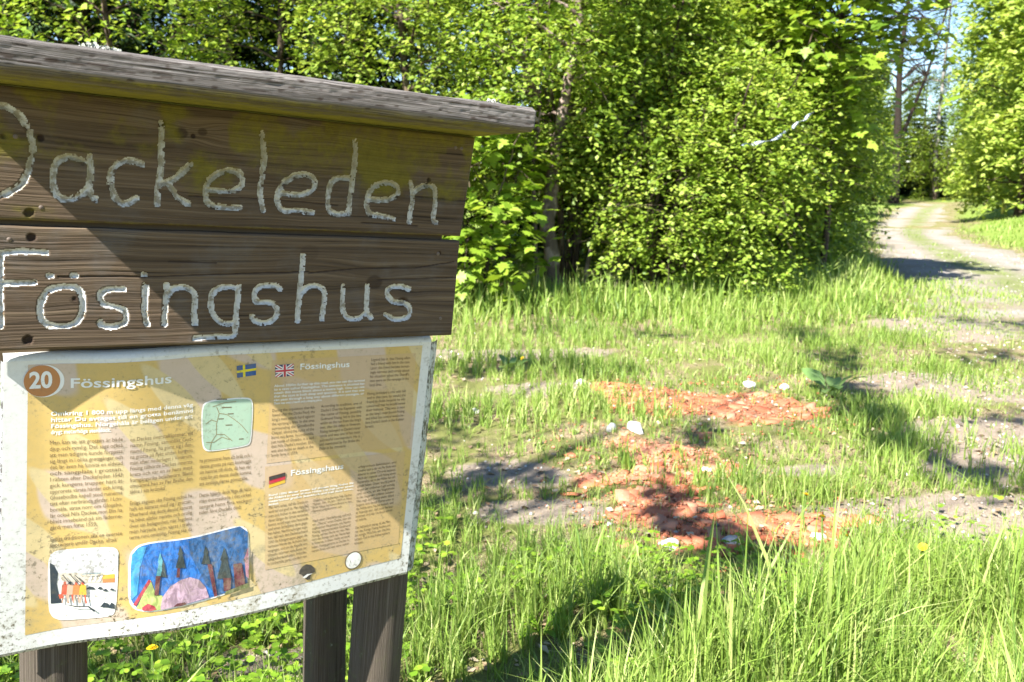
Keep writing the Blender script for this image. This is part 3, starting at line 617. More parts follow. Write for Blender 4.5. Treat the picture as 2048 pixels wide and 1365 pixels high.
# ------------------------------------------------------------------ stones, flowers, dock, tape, marker
def stone(loc, size, label, seed, mat):
    q = np.random.default_rng(seed); bm = bmesh.new(); bmesh.ops.create_icosphere(bm, subdivisions=3, radius=1)
    P = np.array([v.co[:] for v in bm.verts]); f = 1 + .22 * n3(P, 2.2, seed) + .10 * n3(P, 6, seed + 1)
    P = P * f[:, None] * np.array(size); pl = q.normal(size=(9, 3)); pl /= np.linalg.norm(pl, axis=1)[:, None]
    for a in pl:
        dd = P @ a; lim = dd.max() * .68; P = P - np.maximum(dd - lim, 0)[:, None] * a * .8
    for v, c in zip(bm.verts, P): v.co = c
    me = bpy.data.meshes.new('stone'); bm.to_mesh(me); bm.free()
    o = obj('stone', me, mat); o.matrix_basis = Matrix.Translation((loc[0], loc[1], float(height(*loc)) + size[2] * .45)) @ Matrix.Rotation(q.uniform(0, 6), 4, 'Z')
    return tag(o, label, 'stone', 'pale stones around the crushed tiles')
m = N('white stone'); f = m.noise(m.pos(), 25, 5, .65); g = m.noise(m.pos(), 90, 3, .6)
M['stone'] = m.done(m.bsdf(m.mix(f, (.55, .53, .50), (.80, .79, .77)), .85, .25, m.bump(m.math('ADD', f, g), .6, .012)))
M['stone_grey'] = plain('grey stone', (.34, .34, .35), .85, .25, .3, 40)
for k, (px, py, sz, lb, gm) in enumerate([(.745, 5.24, (.085, .05, .04), 'largest white stone, lying just above the middle tile patch', 0), (.60, 5.27, (.045, .035, .03), 'small white stone touching the left side of the largest white stone', 0),
        (1.72, 6.36, (.06, .045, .035), 'white stone at the upper right edge of the farthest tile strip', 0), (.66, 3.53, (.055, .035, .03), 'white stone below the left part of the nearest tile patch', 0), (.92, 3.56, (.055, .04, .03), 'blue grey stone in the shade below the nearest tile patch', 1),
        (1.30, 3.62, (.04, .03, .022), 'white stone lying between the two yellow flowers', 0), (.50, 6.45, (.07, .05, .03), 'white stone at the upper left corner of the farthest tile strip', 0), (-.25, 5.75, (.04, .03, .025), 'small white stone in short grass right of the panel edge', 0),
        (1.02, 4.52, (.035, .03, .02), 'small pale stone inside the middle tile patch', 0), (1.95, 6.3, (.045, .03, .025), 'small pale stone beside the dock leaves', 0)]):
    stone((px, py), sz, lb, 300 + k, M['stone_grey'] if gm else M['stone'])
M['petal'] = plain('yellow petals', (.85, .62, .02), .6, .2, .1)
M['stem'] = plain('flower stem', (.12, .2, .04), .7, .2)
pv, pf = [], []
for ring, (npet, rad, zz) in enumerate([(16, .016, .004), (12, .012, .007), (8, .008, .010)]):
    for q in range(npet):
        a = q / npet * 6.283 + ring * .2; c, s = math.cos(a), math.sin(a); w = .0038; b = len(pv)
        pv += [(-s * w * .6, c * w * .6, zz - .003), (s * w * .6, -c * w * .6, zz - .003), (c * rad + s * w, s * rad - c * w, zz), (c * rad - s * w, s * rad + c * w, zz)]; pf.append((b, b + 1, b + 2, b + 3))
pet = mesh_np('flower_head', pv, pf); pet.materials.append(M['petal'])
mb = MB(); mb.tube(np.array([(0, 0, -1), (.03, .0, -.5), (0, 0, 0)]), np.array([.025, .02, .018]), 5); stm = mb.mesh('stem'); stm.materials.append(M['stem'])
for px, py, h, lb in [(1.26, 3.68, .11, 'yellow flower over the right end of the nearest tile patch'), (1.23, 3.39, .12, 'yellow flower in front of the nearest tile patch'), (1.29, 3.27, .10, 'yellow flower lowest and rightmost of the three by the tiles'), (.08, 6.66, .11, 'yellow flower in the shaded grass right of the top corner of the panel'), (-1.03, 2.38, .10, 'yellow flower in the grass under the panel between the posts'), (1.5, 3.1, .12, 'yellow flower half hidden among the tall front grass')]:
    h = h * 1.55; t = thing('dandelion_flower', lb, 'flower', (px, py, float(height(px, py))), r.uniform(0, 6), 'yellow flowers in the grass')
    a = obj('flower_head', pet, None, t); a.matrix_basis = Matrix.Translation((0, 0, h)) @ Matrix.Rotation(r.normal(0, .35), 4, 'X') @ Matrix.Rotation(r.normal(0, .35), 4, 'Y')
    b = obj('stem', stm, None, t); b.matrix_basis = Matrix.Translation((0, 0, h)) @ Matrix.Diagonal((h, h, h, 1))
BROAD = (np.array([[0, 0, 0], [.3, 0, .06], [.65, 0, .05], [1, 0, -.12], [.12, .13, .03], [.45, .24, .10], [.8, .15, .0], [.12, -.13, .03], [.45, -.24, .10], [.8, -.15, .0]]),
         np.array([[0, 1, 4], [4, 1, 5], [1, 2, 5], [5, 2, 6], [2, 3, 6], [0, 7, 1], [7, 8, 1], [1, 8, 2], [8, 9, 2], [2, 9, 3]]))
def rosette(px, py, n, s, lb, seed, mat='dock', name='dock_plant', el=(.25, .9)):
    q = np.random.default_rng(seed); t = thing(name, lb, 'plant', (px, py, float(height(px, py))), 0)
    for j in range(n):
        a = j / n * 6.283 + q.normal(0, .3); e = q.uniform(*el); D = np.array([[math.cos(a), math.sin(a), e]]); L = s * q.uniform(.7, 1.15)
        stalk = np.array([[math.cos(a) * .3 * L, math.sin(a) * .3 * L, e * .35 * L + .02]])
        Vv, Ff, k = leaf_verts(stalk, D, np.array([[-math.cos(a) * e, -math.sin(a) * e, 1.]]) + q.normal(0, .2, (1, 3)), np.array([L]), BROAD)
        mb = MB(); mb.tube(np.array([(0, 0, -.01), stalk[0]]), np.array([.004, .003]), 4)
        V2 = np.concatenate([Vv, mb.V[0]]); F2 = np.concatenate([Ff, np.array([[f[0], f[1], f[2]] for f in mb.F[0]] + [[f[0], f[2], f[3]] for f in mb.F[0]]) + len(Vv)])
        obj('leaf', mesh_np('leaf', V2, F2, {'tint': np.full(len(V2), q.uniform(.2, .9))}), M[mat], t)
rosette(2.25, 6.15, 8, .19, 'dock plant with broad grey green leaves right of the farthest tile strip', 1)
rosette(-.02, 6.9, 5, .16, 'dock plant in the shaded grass right of the panel', 3)
for k, (px, py, lb) in enumerate([(-.22, 2.95, 'bright leafy seedling beside the right post'), (.10, 2.75, 'bright leafy seedling in the grass at the bottom edge left of centre'), (.36, 2.95, 'bright leafy seedling in the grass below the nearest tiles'), (.62, 2.7, 'bright leafy seedling at the bottom edge under the nearest tiles'), (-.85, 2.75, 'bright leafy seedling under the panel between the posts'), (-.55, 2.6, 'bright leafy seedling close to the middle post')]):
    rosette(px, py, 6, .085, lb, 20 + k, 'herb', 'leafy_seedling', (.1, .6))
# bare dead branch and leafless stems in the dark gap right of the trunk
M['twig'] = plain('dead twig', (.22, .18, .145), .9, .1, .3, 40)
q = np.random.default_rng(77); t = thing('bare_shrub', 'leafless grey shrub of thin stems and twigs right of the foot of the mottled trunk', 'shrub', (1.25, 11.35, float(height(1.25, 11.35))))
for k in range(6):
    a = q.uniform(0, 6.28); b = q.uniform(.1, .55); h = q.uniform(1.0, 2.2); tip = np.array([b * math.cos(a) * 1.3, b * math.sin(a) * .6, h])
    mb = MB(); pp, rr = limb((.06 * math.cos(a), .06 * math.sin(a), -.05), tip, .008, .003, q, 8, .05); mb.tube(pp, rr, 5)
    for j in range(6):
        s = pp[q.integers(2, 8)]; e = s + q.normal(size=3) * np.array([.28, .15, .14]); p2, r2 = limb(s, e, .004, .0015, q, 4, .1); mb.tube(p2, r2, 3)
    obj('stem', mb.mesh('stem'), M['twig'], t)
mb = MB(); A = np.array([-.15, -.35, 1.12]); pp, rr = limb(A, A + [.95, .05, -.12], .014, .004, q, 8, .03); mb.tube(pp, rr, 5)
for j in range(22):
    s = pp[q.integers(1, 8)]; e = s + np.array([q.uniform(.05, .25), q.normal() * .1, q.normal() * .16]); p2, r2 = limb(s, e, .004, .0015, q, 4, .1); mb.tube(p2, r2, 3)
obj('fallen_branch', mb.mesh('fallen_branch'), M['twig'], t)
# blue and white tape hung in the shrubs
m = N('tape film'); w = m.node('TexWave', i_Scale=1.0); w.wave_type = 'BANDS'; 
m.set(w.inputs['Vector'], m.mapping(m.node('CombineXYZ', i_0=m.math('ADD', m.attr('along'), m.math('MULTIPLY', m.attr('acr'), .5))).outputs[0], (1.1, 1, 1)))
M['tape'] = m.done(m.bsdf(m.mix(m.step(w.outputs['Fac'], .45, .5), (.012, .075, .24), (.55, .57, .58)), .3, .5))
A, B = np.array([2.60, 10.42, 1.875]), np.array([3.50, 10.82, 2.265]); k = 60; f = np.linspace(0, 1, k)
pp = A + (B - A) * f[:, None]; pp[:, 2] -= .10 * np.sin(np.pi * f); pp[:, 1] += .06 * np.sin(f * 11); tw = f * 15 + 1.2 * np.sin(f * 7); wv = np.stack([.25 * np.cos(tw) * 0, np.cos(tw), np.sin(tw)], 1) * .026
V = np.concatenate([pp - wv, pp + wv]); i = np.arange(k - 1)
tp = obj('barrier_tape', mesh_np('barrier_tape', V, np.stack([i, i + 1, k + i + 1, k + i], 1), {'along': np.tile(f * 9, 2), 'acr': np.repeat([0., 1.], k)}, True), M['tape'])
sol = tp.modifiers.new('thickness', 'SOLIDIFY'); sol.thickness = .001
tag(tp, 'twisted blue and white plastic tape strung through the shrubs', 'tape')
# yellow marker post right of the track
mz = float(height(18.4, 34.0)); t = thing('marker_post', 'small yellow marker post in the grass right of the track', 'post', (18.4, 34.0, mz))
mb = MB(); mb.tube(np.array([(0, 0, -.1), (0, 0, .3), (0, 0, .74), (0, 0, .75)]), np.array([.1, .1, .1, .02]), 4); obj('post', mb.mesh('post', False), plain('yellow paint', (.82, .62, .10), .6, .3), t)
mb = MB(); mb.tube(np.array([(.1, 0, .62), (.35, 0, .64), (.75, 0, .58)]), np.array([.05, .04, .03]), 4); obj('bracket', mb.mesh('bracket', False), plain('grey paint', (.5, .55, .58), .5, .4), t)

# sign measurements in its own plane (metres)
L1 = [[[(-.0171,.1727),(-.0184,.1240),(-.0202,.0829),(-.0219,.0330)],[(-.0171,.1723),(.0027,.1709),(.0136,.1696),(.0264,.1612),(.0374,.1458),(.0444,.1298),(.0461,.1090),(.0415,.0854),(.0366,.0682),(.0289,.0549),(.0156,.0435),(.0005,.0353),(-.0219,.0325)]],[[(.1169,.0965),(.1049,.1031),(.0930,.1033),(.0811,.0970),(.0752,.0858),(.0728,.0685),(.0741,.0513),(.0789,.0396),(.0908,.0353),(.1048,.0378),(.1169,.0462),(.1251,.0566)],[(.1260,.1059),(.1270,.0831),(.1261,.0611),(.1255,.0478),(.1349,.0377)]],[[(.2044,.0999),(.1915,.1045),(.1787,.1046),(.1662,.0970),(.1579,.0831),(.1559,.0674),(.1602,.0520),(.1666,.0389),(.1730,.0336),(.1858,.0354),(.1975,.0440)]],[[(.2337,.1696),(.2351,.1474),(.2333,.1247),(.2348,.1022),(.2329,.0838),(.2300,.0653),(.2293,.0365)],[(.2818,.1057),(.2686,.0909),(.2531,.0760),(.2332,.0690)],[(.2465,.0710),(.2546,.0599),(.2615,.0499),(.2696,.0440),(.2812,.0381)]],[[(.3106,.0656),(.3367,.0636),(.3607,.0663),(.3713,.0765),(.3695,.0908),(.3595,.0997),(.3451,.0999),(.3263,.0926),(.3126,.0799),(.3071,.0654),(.3087,.0490),(.3149,.0374),(.3376,.0361),(.3666,.0371)]],[[(.4020,.1687),(.4043,.1438),(.4075,.1273),(.4051,.0957),(.4023,.0712),(.4045,.0493),(.4089,.0348)]],[[(.4432,.0664),(.4667,.0628),(.4927,.0693),(.5053,.0826),(.5005,.0974),(.4856,.1027),(.4674,.1002),(.4498,.0903),(.4376,.0760),(.4333,.0584),(.4365,.0437),(.4447,.0341),(.4732,.0380),(.4892,.0350),(.5013,.0343)]],[[(.5755,.1012),(.5505,.1008),(.5357,.0960),(.5300,.0766),(.5300,.0536),(.5352,.0358),(.5547,.0328),(.5739,.0389)],[(.5771,.1689),(.5793,.1488),(.5794,.1258),(.5768,.1026),(.5755,.0793),(.5728,.0558),(.5735,.0363)]],[[(.6120,.0657),(.6325,.0629),(.6558,.0668),(.6716,.0743),(.6735,.0878),(.6623,.0977),(.6445,.0979),(.6245,.0927),(.6138,.0816),(.6077,.0655),(.6088,.0498),(.6171,.0343),(.6404,.0354),(.6677,.0285)]],[[(.6981,.1000),(.7042,.0816),(.7069,.0682),(.7026,.0463),(.7013,.0245)],[(.7057,.0817),(.7170,.0931),(.7350,.0997),(.7508,.0979),(.7554,.0818),(.7569,.0654),(.7542,.0432),(.7536,.0321),(.7621,.0264)]]]
L2 = [[[(.0002,-.0502),(-.0012,-.0784),(-.0020,-.1311),(-.0016,-.1667)],[(-.0008,-.0513),(.0181,-.0487),(.0373,-.0476),(.0627,-.0493)],[(-.0015,-.0992),(.0232,-.0980),(.0456,-.0975)]],[[(.0674,-.0867),(.0700,-.0867)],[(.1022,-.0860),(.1047,-.0860)],[(.1047,-.1047),(.0843,-.1035),(.0662,-.1092),(.0562,-.1227),(.0537,-.1407),(.0559,-.1589),(.0659,-.1672),(.0820,-.1699),(.1005,-.1680),(.1129,-.1555),(.1181,-.1347),(.1150,-.1185),(.1088,-.1074),(.1037,-.1042)]],[[(.1775,-.1089),(.1613,-.1070),(.1464,-.1105),(.1412,-.1209),(.1465,-.1327),(.1594,-.1375),(.1745,-.1401),(.1838,-.1497),(.1824,-.1640),(.1704,-.1709),(.1553,-.1724),(.1429,-.1679),(.1428,-.1631)]],[[(.2099,-.0833),(.2112,-.0833)],[(.2126,-.1011),(.2129,-.1238),(.2117,-.1478),(.2158,-.1691)]],[[(.2464,-.1010),(.2479,-.1240),(.2449,-.1483),(.2453,-.1698)],[(.2501,-.1192),(.2568,-.1071),(.2706,-.1034),(.2870,-.1071),(.2944,-.1194),(.2948,-.1367),(.2929,-.1540),(.2968,-.1698)]],[[(.3667,-.1046),(.3420,-.1034),(.3276,-.1096),(.3220,-.1245),(.3226,-.1445),(.3316,-.1622),(.3441,-.1701),(.3615,-.1705)],[(.3704,-.1034),(.3699,-.1248),(.3670,-.1502),(.3679,-.1758),(.3674,-.1963),(.3350,-.1932),(.2968,-.1966)]],[[(.4478,-.1082),(.4390,-.1017),(.4220,-.1013),(.4054,-.1044),(.3989,-.1148),(.3994,-.1273),(.4086,-.1337),(.4275,-.1318),(.4406,-.1383),(.4445,-.1532),(.4355,-.1670),(.4208,-.1720),(.4059,-.1695),(.3965,-.1592)]],[[(.4870,-.0460),(.4883,-.0703),(.4852,-.0959),(.4844,-.1237),(.4833,-.1452),(.4834,-.1680)],[(.4874,-.1173),(.4978,-.1044),(.5132,-.1012),(.5293,-.1066),(.5346,-.1197),(.5335,-.1393),(.5322,-.1569),(.5316,-.1668)]],[[(.5704,-.1033),(.5706,-.1243),(.5719,-.1442),(.5762,-.1576),(.5862,-.1663),(.6006,-.1682),(.6134,-.1628),(.6218,-.1561)],[(.6212,-.1022),(.6216,-.1246),(.6218,-.1448),(.6243,-.1562),(.6329,-.1650)]],[[(.7120,-.1085),(.6989,-.1032),(.6788,-.1032),(.6644,-.1089),(.6640,-.1203),(.6762,-.1341),(.6915,-.1365),(.7094,-.1390),(.7201,-.1508),(.7166,-.1642),(.6993,-.1709),(.6815,-.1691),(.6637,-.1591)]]]
YELLOW = [(.0390,-.2393),(.7705,-.2335),(.7567,-.7118),(.0294,-.7250)]
CIRCLE_O = [(.0591,-.2676),(.0860,-.2669),(.0593,-.2405)]
CIRCLE_W = [(.0618,-.2679),(.0922,-.2670),(.0620,-.2399)]
N20 = [(.0404,-.2789),(.0742,-.2784),(.0407,-.2508)]
FLAG_SE = [(.3815,-.2583),(.4178,-.2550),(.4185,-.2775),(.3831,-.2810)]
FLAG_UK = [(.4549,-.2603),(.4915,-.2593),(.4925,-.2833),(.4562,-.2842)]
FLAG_DE = [(.4492,-.4808),(.4819,-.4762),(.4825,-.4975),(.4497,-.5041)]
BOX_EN = [(.4485,-.2508),(.7566,-.2494),(.7586,-.4533),(.4438,-.4541)]
BOX_DE = [(.4409,-.4599),(.7475,-.4639),(.7482,-.6756),(.4453,-.6701)]
MAP = [(.3226,-.3199),(.4071,-.3188),(.4155,-.3310),(.4130,-.4055),(.4068,-.4153),(.3314,-.4191),(.3203,-.4084),(.3177,-.3430)]
PIC = [(.0796,-.5725),(.1668,-.5763),(.1754,-.5829),(.1781,-.5928),(.1739,-.7053),(.1611,-.7127),(.0873,-.7089),(.0728,-.7006),(.0657,-.6840),(.0656,-.5939),(.0704,-.5799)]
PAINT = [(.2124,-.5745),(.3098,-.5787),(.3940,-.5684),(.4127,-.5846),(.4128,-.6961),(.3398,-.7076),(.2333,-.7140),(.2044,-.7046),(.1929,-.6844),(.1934,-.5948)]
ROADS = [[(.3459,-.3333),(.3510,-.3463),(.3465,-.3660),(.3468,-.3862),(.3373,-.4004),(.3350,-.4153)],[(.3510,-.3463),(.3657,-.3500),(.3807,-.3614),(.3934,-.3727),(.4063,-.3894)],[(.3270,-.3640),(.3366,-.3575),(.3477,-.3623)],[(.3468,-.3862),(.3615,-.3877),(.3765,-.4019)],[(.3275,-.3992),(.3422,-.4009),(.3567,-.3923),(.3715,-.3988)],[(.3386,-.3326),(.3604,-.3269),(.3824,-.3260)]]
MAPMARKS = [[(.3557,-.3356),(.3740,-.3365)],[(.3669,-.3488),(.3780,-.3492)],[(.3500,-.3570),(.3598,-.3574)],[(.3637,-.3701),(.3760,-.3707)],[(.3889,-.3993),(.3977,-.3996)],[(.3457,-.3195),(.3651,-.3204)]]
ART = [('pblue2',[(.2977,-.5842),(.3098,-.5805),(.3935,-.5717),(.4091,-.5856),(.4093,-.6940),(.3497,-.7018),(.3298,-.6743),(.3003,-.6116)]),('pcyan',[(.1993,-.5956),(.2125,-.5821),(.2236,-.5836),(.2127,-.6229),(.2086,-.6737),(.1977,-.6851),(.1973,-.6208)]),('pgreen',[(.2307,-.6485),(.2399,-.6783),(.2513,-.6827),(.2537,-.7102),(.2355,-.7099),(.2066,-.7013),(.2186,-.6751)]),('pred',[(.2274,-.6475),(.2319,-.6513),(.2131,-.6846),(.2066,-.6966),(.2017,-.6934),(.2108,-.6766)]),('pred',[(.2165,-.7006),(.2265,-.6943),(.2377,-.7012),(.2412,-.7082),(.2310,-.7100),(.2177,-.7070)]),('ppink',[(.2480,-.7054),(.2513,-.6852),(.2650,-.6669),(.2837,-.6574),(.3005,-.6554),(.3175,-.6640),(.3299,-.6821),(.3361,-.7030),(.2910,-.7066),(.2491,-.7102)]),('pmaroon',[(.2710,-.7080),(.2768,-.7026),(.2910,-.7027),(.2946,-.7074),(.2839,-.7091)]),('pteal',[(.2467,-.5973),(.2514,-.6150),(.2506,-.6173),(.2555,-.6473),(.2400,-.6448),(.2444,-.6187),(.2429,-.6161)]),('pdark',[(.2521,-.6134),(.2556,-.6256),(.2551,-.6272),(.2585,-.6478),(.2475,-.6460),(.2507,-.6282),(.2495,-.6263)]),('pdark',[(.2822,-.5904),(.2875,-.6065),(.2867,-.6086),(.2922,-.6358),(.2742,-.6325),(.2795,-.6095),(.2777,-.6070)]),('pdark',[(.3287,-.5988),(.3337,-.6123),(.3328,-.6140),(.3380,-.6368),(.3213,-.6336),(.3262,-.6146),(.3245,-.6125)]),('pdark',[(.3634,-.6073),(.3712,-.6307),(.3698,-.6336),(.3785,-.6732),(.3508,-.6679),(.3588,-.6348),(.3561,-.6312)]),('pmaroon',[(.2397,-.6422),(.2477,-.6435),(.2444,-.6803),(.2372,-.6799)]),('pmaroon',[(.2770,-.6330),(.2822,-.6339),(.2814,-.6518),(.2755,-.6512)]),('pmaroon',[(.3321,-.6357),(.3407,-.6373),(.3510,-.7020),(.3453,-.7030)]),('pmaroon',[(.3621,-.6687),(.3772,-.6716),(.3761,-.6939),(.3635,-.6961)]),('pmaroon',[(.3808,-.6445),(.3974,-.6450),(.4029,-.6753),(.4057,-.6946),(.3850,-.6917)]),('ppink2',[(.4025,-.6353),(.4100,-.6154),(.4118,-.6798),(.4060,-.6733)]),('pgreen2',[(.3672,-.6960),(.3901,-.6914),(.4114,-.6877),(.4115,-.6971),(.3648,-.7027)]),('dgrey',[(.0694,-.5797),(.0796,-.5743),(.1664,-.5782),(.1765,-.5926),(.1763,-.6231),(.1564,-.6232),(.1228,-.6218),(.0815,-.6138),(.0733,-.6001),(.0685,-.5969)]),('ddark',[(.0685,-.5949),(.0754,-.6004),(.0814,-.6163),(.0793,-.6360),(.0823,-.6566),(.0874,-.6739),(.0697,-.6726)]),('dcream',[(.0814,-.6163),(.1522,-.6253),(.1693,-.6350),(.1693,-.6458),(.1249,-.6403),(.0876,-.6322)]),('dyellow',[(.1512,-.6290),(.1710,-.6289),(.1710,-.6442),(.1518,-.6431)]),('dorange',[(.1512,-.6367),(.1710,-.6373),(.1711,-.6450),(.1518,-.6436)]),('dwhite',[(.1280,-.6377),(.1332,-.6269),(.1364,-.6272),(.1322,-.6395)]),('dwhite',[(.1354,-.6386),(.1406,-.6277),(.1438,-.6281),(.1396,-.6404)]),('dwhite',[(.1438,-.6396),(.1490,-.6287),(.1522,-.6291),(.1480,-.6414)]),('ddark',[(.1249,-.6529),(.1308,-.6479),(.1375,-.6504),(.1392,-.6555),(.1333,-.6544)]),('ddark',[(.1430,-.6550),(.1465,-.6504),(.1506,-.6523),(.1516,-.6568),(.1481,-.6560)]),('ddark',[(.1523,-.6600),(.1553,-.6553),(.1587,-.6572),(.1596,-.6616),(.1566,-.6609)]),('ddark',[(.1626,-.6598),(.1658,-.6559),(.1696,-.6576),(.1706,-.6614),(.1673,-.6607)]),('ddark',[(.1474,-.6902),(.1539,-.6817),(.1614,-.6853),(.1633,-.6937),(.1567,-.6921)]),('ddark',[(.1614,-.6938),(.1656,-.6834),(.1704,-.6872),(.1717,-.6967),(.1674,-.6953)]),('dred',[(.0858,-.6572),(.0871,-.6397),(.0917,-.6359),(.0966,-.6411),(.0974,-.6595)]),('dskin',[(.0879,-.6575),(.0904,-.6579),(.0887,-.6741),(.0866,-.6738)]),('dskin',[(.0933,-.6583),(.0957,-.6587),(.0986,-.6757),(.0961,-.6761)]),('dred',[(.0888,-.6354),(.0917,-.6323),(.0946,-.6363),(.0917,-.6399)]),('dskin',[(.0941,-.6585),(.0954,-.6409),(.0999,-.6370),(.1049,-.6423),(.1057,-.6607)]),('dskin',[(.0962,-.6588),(.0986,-.6591),(.0970,-.6754),(.0949,-.6751)]),('dred',[(.1016,-.6596),(.1040,-.6599),(.1069,-.6769),(.1044,-.6773)]),('ddark',[(.0970,-.6366),(.0999,-.6335),(.1028,-.6374),(.0999,-.6411)]),('dorange',[(.1034,-.6598),(.1047,-.6423),(.1093,-.6383),(.1143,-.6435),(.1151,-.6620)]),('dskin',[(.1055,-.6601),(.1080,-.6605),(.1063,-.6768),(.1042,-.6765)]),('dskin',[(.1109,-.6609),(.1134,-.6612),(.1163,-.6783),(.1138,-.6787)]),('dred',[(.1064,-.6379),(.1093,-.6348),(.1122,-.6387),(.1093,-.6424)]),('dyellow',[(.1138,-.6613),(.1151,-.6436),(.1197,-.6397),(.1247,-.6449),(.1256,-.6634)]),('dskin',[(.1159,-.6616),(.1184,-.6619),(.1168,-.6783),(.1147,-.6780)]),('dred',[(.1214,-.6623),(.1239,-.6626),(.1268,-.6797),(.1243,-.6801)]),('dred',[(.1168,-.6393),(.1197,-.6361),(.1226,-.6400),(.1197,-.6437)]),('dred',[(.0813,-.6564),(.0875,-.6549),(.0895,-.6641),(.0833,-.6644)]),('ddark',[(.0876,-.6197),(.0888,-.6191),(.1012,-.6385),(.0999,-.6391)]),('ddark',[(.0979,-.6186),(.0991,-.6180),(.1157,-.6430),(.1145,-.6436)]),('ddark',[(.1062,-.6222),(.1074,-.6216),(.1241,-.6415),(.1228,-.6421)]),('dblue',[(.1186,-.6213),(.1480,-.6227),(.1480,-.6240),(.1186,-.6228)]),('ddark',[(.0874,-.6747),(.1103,-.6823),(.1292,-.6849),(.1393,-.6943),(.1381,-.6985),(.1279,-.6868),(.1082,-.6840)])]
LOGO1 = [(.5180,-.6862),(.5239,-.6792),(.5324,-.6764),(.5427,-.6800),(.5510,-.6885),(.5519,-.6972),(.5434,-.6996),(.5420,-.7100),(.5351,-.7104),(.5280,-.7034),(.5227,-.6962),(.5169,-.6936)]
LOGO1B = [(.5246,-.7026),(.5347,-.6976),(.5468,-.6990),(.5383,-.7011),(.5332,-.7046),(.5288,-.7049)]
LOGO2 = [(.6400,-.6912),(.6579,-.6926),(.6391,-.6735)]
LOGO2B = [(.6297,-.6819),(.6324,-.6930),(.6389,-.7042),(.6349,-.6970),(.6314,-.6875)]
TEXT_AREA = {'h_se':(.0995,.2636,-.2807,-.2807,1),
  'i_se':(.0714,.3028,-.3288,-.3612,4),
  'c1_se':(.0694,.1825,-.3799,-.5667,18),
  'c2_se':(.1945,.3035,-.3820,-.5659,18),
  'c3_se':(.3163,.4135,-.4371,-.5371,10),
  'h_en':(.5037,.6078,-.2715,-.2715,1),
  'i_en':(.4547,.6433,-.3033,-.3378,6),
  'c1_en':(.4519,.5387,-.3523,-.4415,11),
  'c2_en':(.5514,.6398,-.3515,-.4393,11),
  'c3_en':(.6542,.7436,-.2618,-.3151,7),
  'c4_en':(.6503,.7390,-.3330,-.4033,9),
  'h_de':(.4923,.6063,-.4847,-.4847,1),
  'i_de':(.4492,.6308,-.5206,-.5395,4),
  'c1_de':(.4497,.5322,-.5459,-.6612,14),
  'c2_de':(.5418,.6281,-.5459,-.5678,4),
  'c3_de':(.5427,.6282,-.5887,-.6530,9),
  'c4_de':(.6398,.7284,-.4886,-.6048,15),
  'c5_de':(.6402,.7243,-.6217,-.6563,5)}
# ------------------------------------------------------------------ the information sign
SIGN_M = Matrix(((SD.x, SU.x, SN.x, SO.x), (SD.y, SU.y, SN.y, SO.y), (SD.z, SU.z, SN.z, SO.z), (0, 0, 0, 1)))
_b = SIGN_M @ Vector((.41, -1.45, -.09))
sign = thing('information_sign', 'weathered wooden trail sign with carved name boards, little roof and faded printed panel', 'sign', (_b.x, _b.y, 0))
def spart(name, me, mat, parent=None, label=None):
    o = obj(name, me, mat, parent or sign)
    o.matrix_basis = parent_world(o.parent).inverted() @ SIGN_M
    if label: o['label'] = label
    return o

def wood_mat(name, light, mid, dark, algae=True, ac=((.07, .06, .008), (.21, .185, .02)), sfreq=2.2, greyer=0.0, bumpk=.7, gscale=210):
    m = N(name); co = m.obj_co(); sx = m.node('SeparateXYZ', i_0=co).outputs
    gv = m.attr('gv')
    c = m.node('CombineXYZ', i_0=m.math('MULTIPLY', sx[0], sfreq), i_1=m.math('MULTIPLY', gv, gscale), i_2=m.math('MULTIPLY', sx[2], 40)).outputs[0]
    fine = m.noise(c, 1.0, 3, .7)
    c2 = m.node('CombineXYZ', i_0=m.math('MULTIPLY', sx[0], .9), i_1=m.math('MULTIPLY', gv, 46), i_2=m.math('MULTIPLY', sx[2], 8)).outputs[0]
    ring = m.noise(c2, 1.0, 3, .6, .3)
    blot = m.noise(co, 9, 5, .65)
    f = m.math('ADD', m.math('MULTIPLY', fine, .5), m.math('MULTIPLY', ring, .5))
    k = m.ramp(f, [(.30, dark), (.5, mid), (.70, light)])
    k = m.mix(m.step(fine, .40, .28), k, tuple(x * .45 for x in dark))
    k = m.mix(m.math('MULTIPLY', m.step(blot, .48, .72), .5), k, m.mix(fine, (.05, .045, .04), (.19, .175, .16)))
    k = m.mix(m.attr('knot'), k, (.035, .022, .015))
    if algae:
        an = m.noise(co, 45, 5, .7)
        am = m.step(m.math('ADD', m.attr('algae'), m.math('MULTIPLY', m.math('SUBTRACT', an, .5), .9)), .25, .85)
        k = m.mix(m.math('MULTIPLY', am, .8), k, m.mix(an, *ac))
    h = m.math('ADD', m.math('MULTIPLY', m.step(fine, .25, .6), .75), m.math('MULTIPLY', ring, .35))
    return m.done(m.bsdf(k, .88, .2, m.bump(h, bumpk, .0022)))
M['wood_board'] = wood_mat('weathered board', (.185, .138, .090), (.098, .069, .045), (.035, .025, .016))
M['wood_roof'] = wood_mat('weathered roof plank', (.27, .25, .235), (.14, .125, .115), (.035, .03, .026), ac=((.13, .115, .012), (.40, .375, .035)), sfreq=4, bumpk=1.0, gscale=330)
m = N('letter paint'); co = m.obj_co(); f = m.noise(co, 260, 4, .7); g = m.noise(co, 90, 4, .6); a = m.attr('algae')
k = m.mix(f, (.38, .38, .36), (.70, .71, .70)); k = m.mix(m.math('MULTIPLY', m.step(m.math('ADD', g, m.math('MULTIPLY', m.step(m.node('SeparateXYZ', i_0=co).outputs[1], -.005, .005), .07)), .50, .66), .8), k, (.20, .17, .13))
